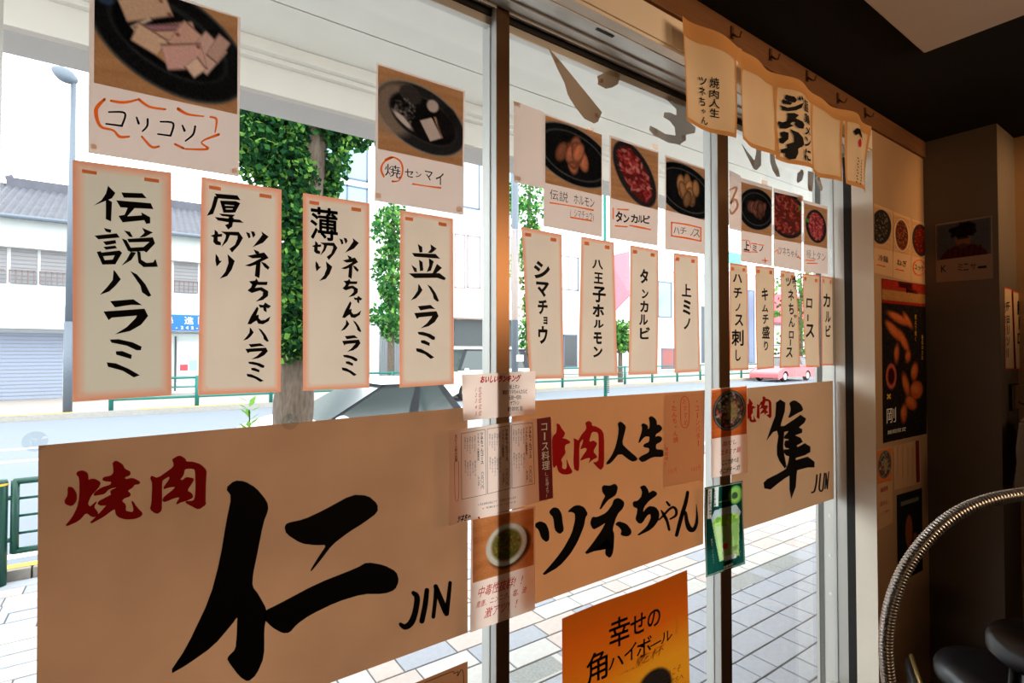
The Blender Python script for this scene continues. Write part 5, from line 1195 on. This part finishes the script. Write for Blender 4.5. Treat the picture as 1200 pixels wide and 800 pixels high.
for k in range(9):
    i.stroke([(1000.5+(k % 2)*.6, 186+k*3.4, .8), (1001.2+(k % 2)*.6, 187.4+k*3.4, .6)]); i.stroke([(1004.6-(k % 3)*.3, 189+k*3.3, .9), (1004.9, 190.6+k*3.3, .6)])
i.done(nor, INK)
i = Ink(YN, ndisp, .0040); i.poly([(1002.5+1.9*math.cos(k*PI/6), 169+5.2*math.sin(k*PI/6)) for k in range(12)]); i.done(nor, mat('red_seal_print', (190, 20, 30), .6), 'red_mark')
BRASS = mat('hook_brass', (96, 66, 34), .45, .5)
for (x, y), lb in zip(((858,38),(903,64),(946,89),(982,115),(1014,132)), ('between the lettered first cloth panel and the blank second', 'between the blank second and bold third cloth panels', 'at the right top of the bold lettered panel', 'left of the cloth panel with the red mark', 'at the far right end of the hanging cloth')):
    p = P(x, y, YW-.013); o = empty('wall_hook', p, 'small brass hook on the rail '+lb, 'hook', 'hooks on the rail above the cloth')
    MB().box(p.x-.006, p.x+.006, p.y-.002, p.y+.002, p.z-.018, p.z+.018).build('plate', BRASS, o)
    MB().tube([(p.x, p.y-.002, p.z-.006), (p.x, p.y-.014, p.z-.02), (p.x, p.y-.024, p.z-.026), (p.x, p.y-.03, p.z-.012)], .0028, 8).build('hook_arm', BRASS, o, True)

# ---------------- posters on the wall beyond the window
PAPERW = thin('wall_paper_sheet', (206, 164, 124), .05)
YP = YW-.001
wl = (('dark noodle dish', 'leftmost'), ('round dish topped with green herbs', 'middle'), ('dark red stew', 'rightmost'))
DQ = [([(1024.5,241),(1045,249.5),(1045,294),(1024.5,290)], [(1024,238),(1046,247),(1046,325),(1024,319)], dish_meat(31, [(70,64,56),(110,80,60),(150,130,110)], cx=.4, cy=.9, rx=.46, ry=.8, asp=2, rot=.2), 'menu sheet on the ochre wall, dark heaped dish, next to the window reveal'),
      ([(1047,251),(1066.5,257.5),(1066.5,299),(1047,294.5)], [(1046.5,247.5),(1067.5,256),(1067.5,330),(1046.5,325)], dish_meat(32, [(150,60,40),(90,120,60),(60,90,44),(180,110,70)], cx=.5, cy=1.0, rx=.40, ry=.86, rot=0, asp=2, plate=(210,170,130)), 'menu sheet on the ochre wall with green herbs on a pale oval plate'),
      ([(1069,258.5),(1085.5,263),(1085.5,303),(1069,300)], [(1068,256.5),(1086.5,262),(1086.5,334),(1068,330)], dish_meat(33, [(140,40,24),(170,64,34),(100,30,20)], cx=.6, cy=1.0, rx=.5, ry=.84, rot=0, asp=2), 'menu sheet on the ochre wall with a red stew, against the pillar')]
for pq, q, art, lab in DQ:
    o = sheet('menu_sheet', q, YP, PAPERW, 2, 2); tag(o, lab, 'menu sheet', 'menu sheets on the wall beyond the window')
    sheet('photo_print', pq, YP-.0008, PHOTOD, parent=o, art=art)
    i = Ink(YP, None, .0012); xc = (q[0][0]+q[1][0])/2; yy = pq[3][1]+ (q[3][1]-pq[3][1])*.45
    i.row('冷麺' if xc < 1040 else ('ねぎ' if xc < 1060 else 'ユッケ'), xc-6, yy-4, xc+6, yy+4, .0); i.done(o, INK)
    i = Ink(YP, None, .0012); i.stroke([(xc-7, yy+7, 1), (xc+2, yy+9, 1.2)]) if xc < 1066 else i.stroke([(xc+7*math.cos(k/2), yy+9*math.sin(k/2), .9) for k in range(13)]); i.done(o, ORINK, 'orange_mark')
o = sheet('grill_poster', [(1033,326),(1086,334),(1086,508),(1035,519)], YP, PHOTOD, art=grill_poster()); tag(o, 'tall dark poster of glowing grilled food on the wall against the pillar', 'poster')
i = Ink(YP, None, .001); i.row('旨辛ホルモン', 1062, 338.5, 1076, 344, .05); i.done(o, INK)
i = Ink(YP, None, .001); i.row('×', 1039, 458, 1048, 470, .05); i.colm('炭火で焼く', 1073, 368, 400, 2.5, .0); i.colm('秘伝のたれ', 1081, 392, 422, 2.5, .0); i.done(o, mat('yellow_print', (214, 170, 60), .6), 'yellow_lettering')
i = Ink(YP, None, .001); i.row('剛', 1038, 477, 1051, 496, .0); i.row('期間限定', 1040, 502, 1062, 507, .0); i.done(o, WINK, 'white_lettering')
o = sheet('menu_sheet', [(1028,527),(1045.5,523),(1046,612),(1028,622)], YP, PAPERW, 2, 2); tag(o, 'narrow wall sheet with a small round noodle photo at its head, low beside the reveal', 'menu sheet')
sheet('photo_print', [(1028.5,528),(1045,524),(1045,563),(1028.5,567)], YP-.0008, PHOTOD, parent=o, art=noodle_bowl())
i = Ink(YP, None, .0012); i.row('鍋', 1031, 570, 1041, 576, .0); i.row('旨だし', 1031, 586, 1041, 592, .0); i.row('ここで食べ', 1031, 598, 1043, 602, .0); i.done(o, REDINK, 'red_lettering')
o = sheet('course_menu', [(1047,523),(1078,514.5),(1079,566),(1048,574)], YP, PAPERW, 2, 2); tag(o, 'small course menu with a red bar on the wall under the tall dark poster', 'menu')
i = Ink(YP, None, .0012); i.poly([(1073,516.5),(1077,515.4),(1078,564.5),(1074,565.5)]); i.done(o, mat('maroon_print', (118, 16, 22), .6), 'red_band')
i = Ink(YP, None, .0012)
for x in (1052, 1058, 1064, 1070): i.colm('肉盛コース料理', x, 522, 558, 2.4, -.01)
i.done(o, BROWNINK)
a = Art(2.6, 40, (30, 34, 32), 40); a.rect(.5, .3, .7, .12, (110, 110, 96)).ell(.45, 1.2, .14, .5, (150, 80, 50)).ell(.75, 1.7, .12, .4, (140, 70, 44), -.2).ell(.3, 2.2, .3, .3, (90, 40, 28))
o = sheet('drink_poster', [(1051,580),(1080.5,571.5),(1081.5,668),(1052,683)], YP, PHOTOD, art=a.noise(4).out()); tag(o, 'black poster with dim orange bottles low on the wall behind the ribbed hose', 'poster')
# on the pillar, on the face towards the window
PILX = 2.967
pj = lambda x, y: PXp(x, y, PILX-.001)
o = sheet('portrait_sheet', [(1096,263),(1162.5,252.5),(1164,326),(1097,331)], 0, thin('pillar_sheet', (150, 126, 110), .05), 2, 2, proj=pj); tag(o, 'photo sheet on the brown pillar, curly haired person in a plaid shirt', 'photo sheet')
sheet('photo_print', [(1097.5,264.5),(1161,254),(1161.5,297),(1098,305)], 0, PHOTOD, parent=o, art=portrait(), proj=lambda x, y: PXp(x, y, PILX-.002))
i = Ink(0, proj=lambda x, y: PXp(x, y, PILX-.003)); 
for ch, a_, b_ in (('K', 1103, 1109), ('ミ', 1122, 1128), ('ニ', 1129, 1135), ('サ', 1137, 1144), ('ー', 1146, 1156)): i.glyph(ch, a_, 311-(a_-1100)*.08+(4 if ch == 'ー' else 0), b_, 319-(a_-1100)*.08-(1 if ch == 'ー' else 0), .0, sl=-.1)
i.done(o, INK)
YA = 0.636-.001
for q, t, lab, x in (([(1177,336),(1185.5,338),(1189,433),(1178,433)], 'チョリソー', 'red edged paper strip on the lit side of the pillar, nearer the corner', 1181.5), ([(1187,340),(1203,345),(1206,433),(1190.5,433)], '豚トロ', 'red edged paper strip cut by the right edge of view', 1195)):
    o = sheet('menu_strip', q, YA if q[0][0] < 1180 else YA-.004, thin('wall_strip', (226, 196, 160), .1, border=(200, 50, 30, .010)), 16, 40); tag(o, lab, 'paper strip', 'red edged strips beyond the pillar')
    i = Ink(YA-.005, None, .001); i.colm(t, x, 352, 420 if x < 1190 else 405, 5.5, .01); i.done(o, INK)
p0, p1 = P(1182.5, 451, YA), P(1191, 478, YA)
o = MB().box(p0.x-.004, p1.x+.004, YA-.010, YA, p1.z-.004, p0.z+.004).build('mirror_frame', mat('black_frame', (24, 22, 20), .4)); 
tag(o, 'tiny bright framed mirror on the pillar side below the red edged strips', 'mirror'); o.name = 'wall_mirror'
MB().box(p0.x, p1.x, YA-.012, YA-.010, p1.z, p0.z).build('mirror_glass', mat('mirror', (220, 226, 226), .03, 1.0), o)
# pale coat hanging at the right edge
ct = empty('hanging_coat', P(1194, 488, .56), 'pale grey coat hanging at the right edge of view below the mirror', 'coat')
b = MB(); n, m_ = 14, 16; tp_ = P(1186, 484, .60); 
for j in range(m_+1):
    for k in range(n+1):
        u, v = k/n, j/m_; wdt = .05+.17*min(1, v*2.2)
        b.v.append((tp_.x+.10+(u-.5)*wdt*1.6, .585-.03*math.sin(u*PI)-.012*math.sin(u*17+v*3)*(.3+v), tp_.z-.30*v-(.03*(abs(u-.5)*2)**2 if j < 2 else 0)))
for j in range(m_):
    for k in range(n): b.f.append((j*(n+1)+k, j*(n+1)+k+1, (j+1)*(n+1)+k+1, (j+1)*(n+1)+k)); b.m.append(0)
COAT = mat('coat_cloth', (150, 138, 126), .9, bump=.2, scale=60); b.build('coat_body', COAT, ct, True)
b = MB(); b.tube([(tp_.x+.10, .60, tp_.z+.04), (tp_.x+.10, .575, tp_.z+.03), (tp_.x+.10, .575, tp_.z)], .005, 8); b.build('hook', BRASS, ct)

# ---------------- pale panel on the black ceiling
def onceil(px, py, z=CEIL-.02):
    r = ray(px, py); s_ = (z-CZ)/r[2]; return Vector((r[0]*s_, r[1]*s_, z))
c0 = onceil(1082.5, 62.5); c1 = onceil(1010, 0); wx = (c1-c0).length
cx_, cy1 = c0.x, c0.y
x0p = c1.x; 
PANEL = mat('panel_offwhite', (206, 190, 174), .6, var=.03)
o = empty('ceiling_panel', (cx_-.35, cy1-.35, CEIL), 'square off white ceiling panel of an air unit set in the black ceiling', 'ceiling panel')
MB().box(cx_-.95, cx_, cy1-.95, cy1, CEIL-.022, CEIL-.001).build('cover', PANEL, o, bevel=.006)
MB().box(cx_-.93, cx_-.02, cy1-.93, cy1-.02, CEIL-.001, CEIL).build('rim', mat('panel_grey', (150, 136, 122), .6), o)

# ---------------- ribbed metal hose arching up at the right
STEEL = mat('steel', (196, 194, 190), .28, .9, spec=.5)
HD = .72
pts = [PD(x, y, HD) for x, y in ((1420,1150),(1415,980),(1395,800),(1355,660),(1300,592),(1250,577),(1218,577),(1190,580),(1160,586),(1130,597),(1104,614),(1081,637),(1062,664),(1049,693),(1041,724),(1038,758),(1041,795),(1048,835),(1060,880),(1078,980),(1085,1150))]
path = crom([tuple(p) for p in pts], 60)
L_ = 0; rad = []; prev = Vector(path[0])
for p in path:
    L_ += (Vector(p)-prev).length; prev = Vector(p); rad.append(.0087+.0011*math.sin(L_*2*PI/.0042))
fine = []
for a_, b_ in zip(path[:-1], path[1:]):
    for k in range(2): fine.append(Vector(a_).lerp(Vector(b_), k/2))
L_ = 0; rad = []; prev = fine[0]
for p in fine:
    L_ += (p-prev).length; prev = p; rad.append(0.0086+.0004*math.sin(L_*2*PI/.0044))
o = MB().tube(fine, rad, 14).build('ribbed_hose', STEEL, None, True); tag(o, 'ribbed shiny metal hose arching in the dark lower right corner', 'hose')

# ---------------- dark seats at the lower right
SEATM = mat('black_vinyl', (22, 22, 26), .35, spec=.5); CHROME = mat('chair_brass', (150, 120, 70), .35, .7)
def stool(px, py, depth, label, r=.17):
    c = PD(px, py, depth); o = empty('stool', (c.x, c.y, ZF), label, 'stool', None)
    MB().lathe((c.x, c.y, c.z-.07), [(r*.9, 0), (r, .015), (r, .045), (r*.93, .065), (r*.6, .075), (.001, .078)], 28).build('seat', SEATM, o, True)
    for k in range(4):
        a_ = PI/4+k*PI/2; MB().tube([(c.x+r*.7*math.cos(a_), c.y+r*.7*math.sin(a_), c.z-.07), (c.x+r*1.05*math.cos(a_), c.y+r*1.05*math.sin(a_), ZF)], .011, 8).build('leg', SEATM, o, True)
    MB().tube([(c.x+r*.92*math.cos(k*PI/8), c.y+r*.92*math.sin(k*PI/8), ZF+.15) for k in range(17)], .007, 8).build('foot_ring', CHROME, o, True)
stool(1170, 785, 1.75, 'black round stool with a padded seat at the bottom right corner')
c = PD(1086, 786, 1.9); ch = empty('chair', (c.x, c.y, ZF), 'dark chair with a thin brass edged back seen at the bottom by the pillar', 'chair')
yw = math.radians(25)
def rl(u, v, z_): return (c.x+u*math.cos(yw)-v*math.sin(yw), c.y+u*math.sin(yw)+v*math.cos(yw), z_)
zs = c.z-.38
b = MB(); b.tube([rl(-.17, .0, zs), rl(-.18, .0, zs+.2), rl(-.17, .02, zs+.33), rl(-.10, .03, c.z), rl(.10, .03, c.z-.005), rl(.17, .02, zs+.33), rl(.18, 0, zs+.2), rl(.17, 0, zs)], .009, 8); b.build('back_frame', CHROME, ch, True)
b = MB(); b.hexa([rl(-.16, .0, zs+.12), rl(.16, .0, zs+.12), rl(.16, .035, zs+.12), rl(-.16, .035, zs+.12), rl(-.13, .015, c.z-.015), rl(.13, .015, c.z-.02), rl(.13, .05, c.z-.02), rl(-.13, .05, c.z-.015)]); b.build('backrest', SEATM, ch, bevel=.012)
b = MB(); b.hexa([rl(-.2, -.38, zs-.05), rl(.2, -.38, zs-.05), rl(.2, .0, zs-.05), rl(-.2, .0, zs-.05), rl(-.2, -.38, zs), rl(.2, -.38, zs), rl(.2, 0, zs), rl(-.2, 0, zs)]); b.build('seat', SEATM, ch, bevel=.015)
for u, v in ((-.17, -.34), (.17, -.34), (-.17, 0), (.17, 0)): MB().tube([rl(u, v, zs-.04), rl(u*1.1, v*1.05, ZF)], .010, 8).build('leg', CHROME, ch, True)
stool(1240, 752, 1.45, 'second black round stool, only its rim showing at the right edge', .15)
# lettering on the blue sign across the road
i = Ink(BY-1.12, None, .02); 
for ch_, a_, b_ in (('學', 190, 203), ('進', 216, 227), ('院', 232, 243)): i.glyph(ch_, a_, 371, b_, 380, .004, sl=.03)
i.row('-242-', 206, 381.5, 236, 386, .04); i.done(sgn, WHITEB)
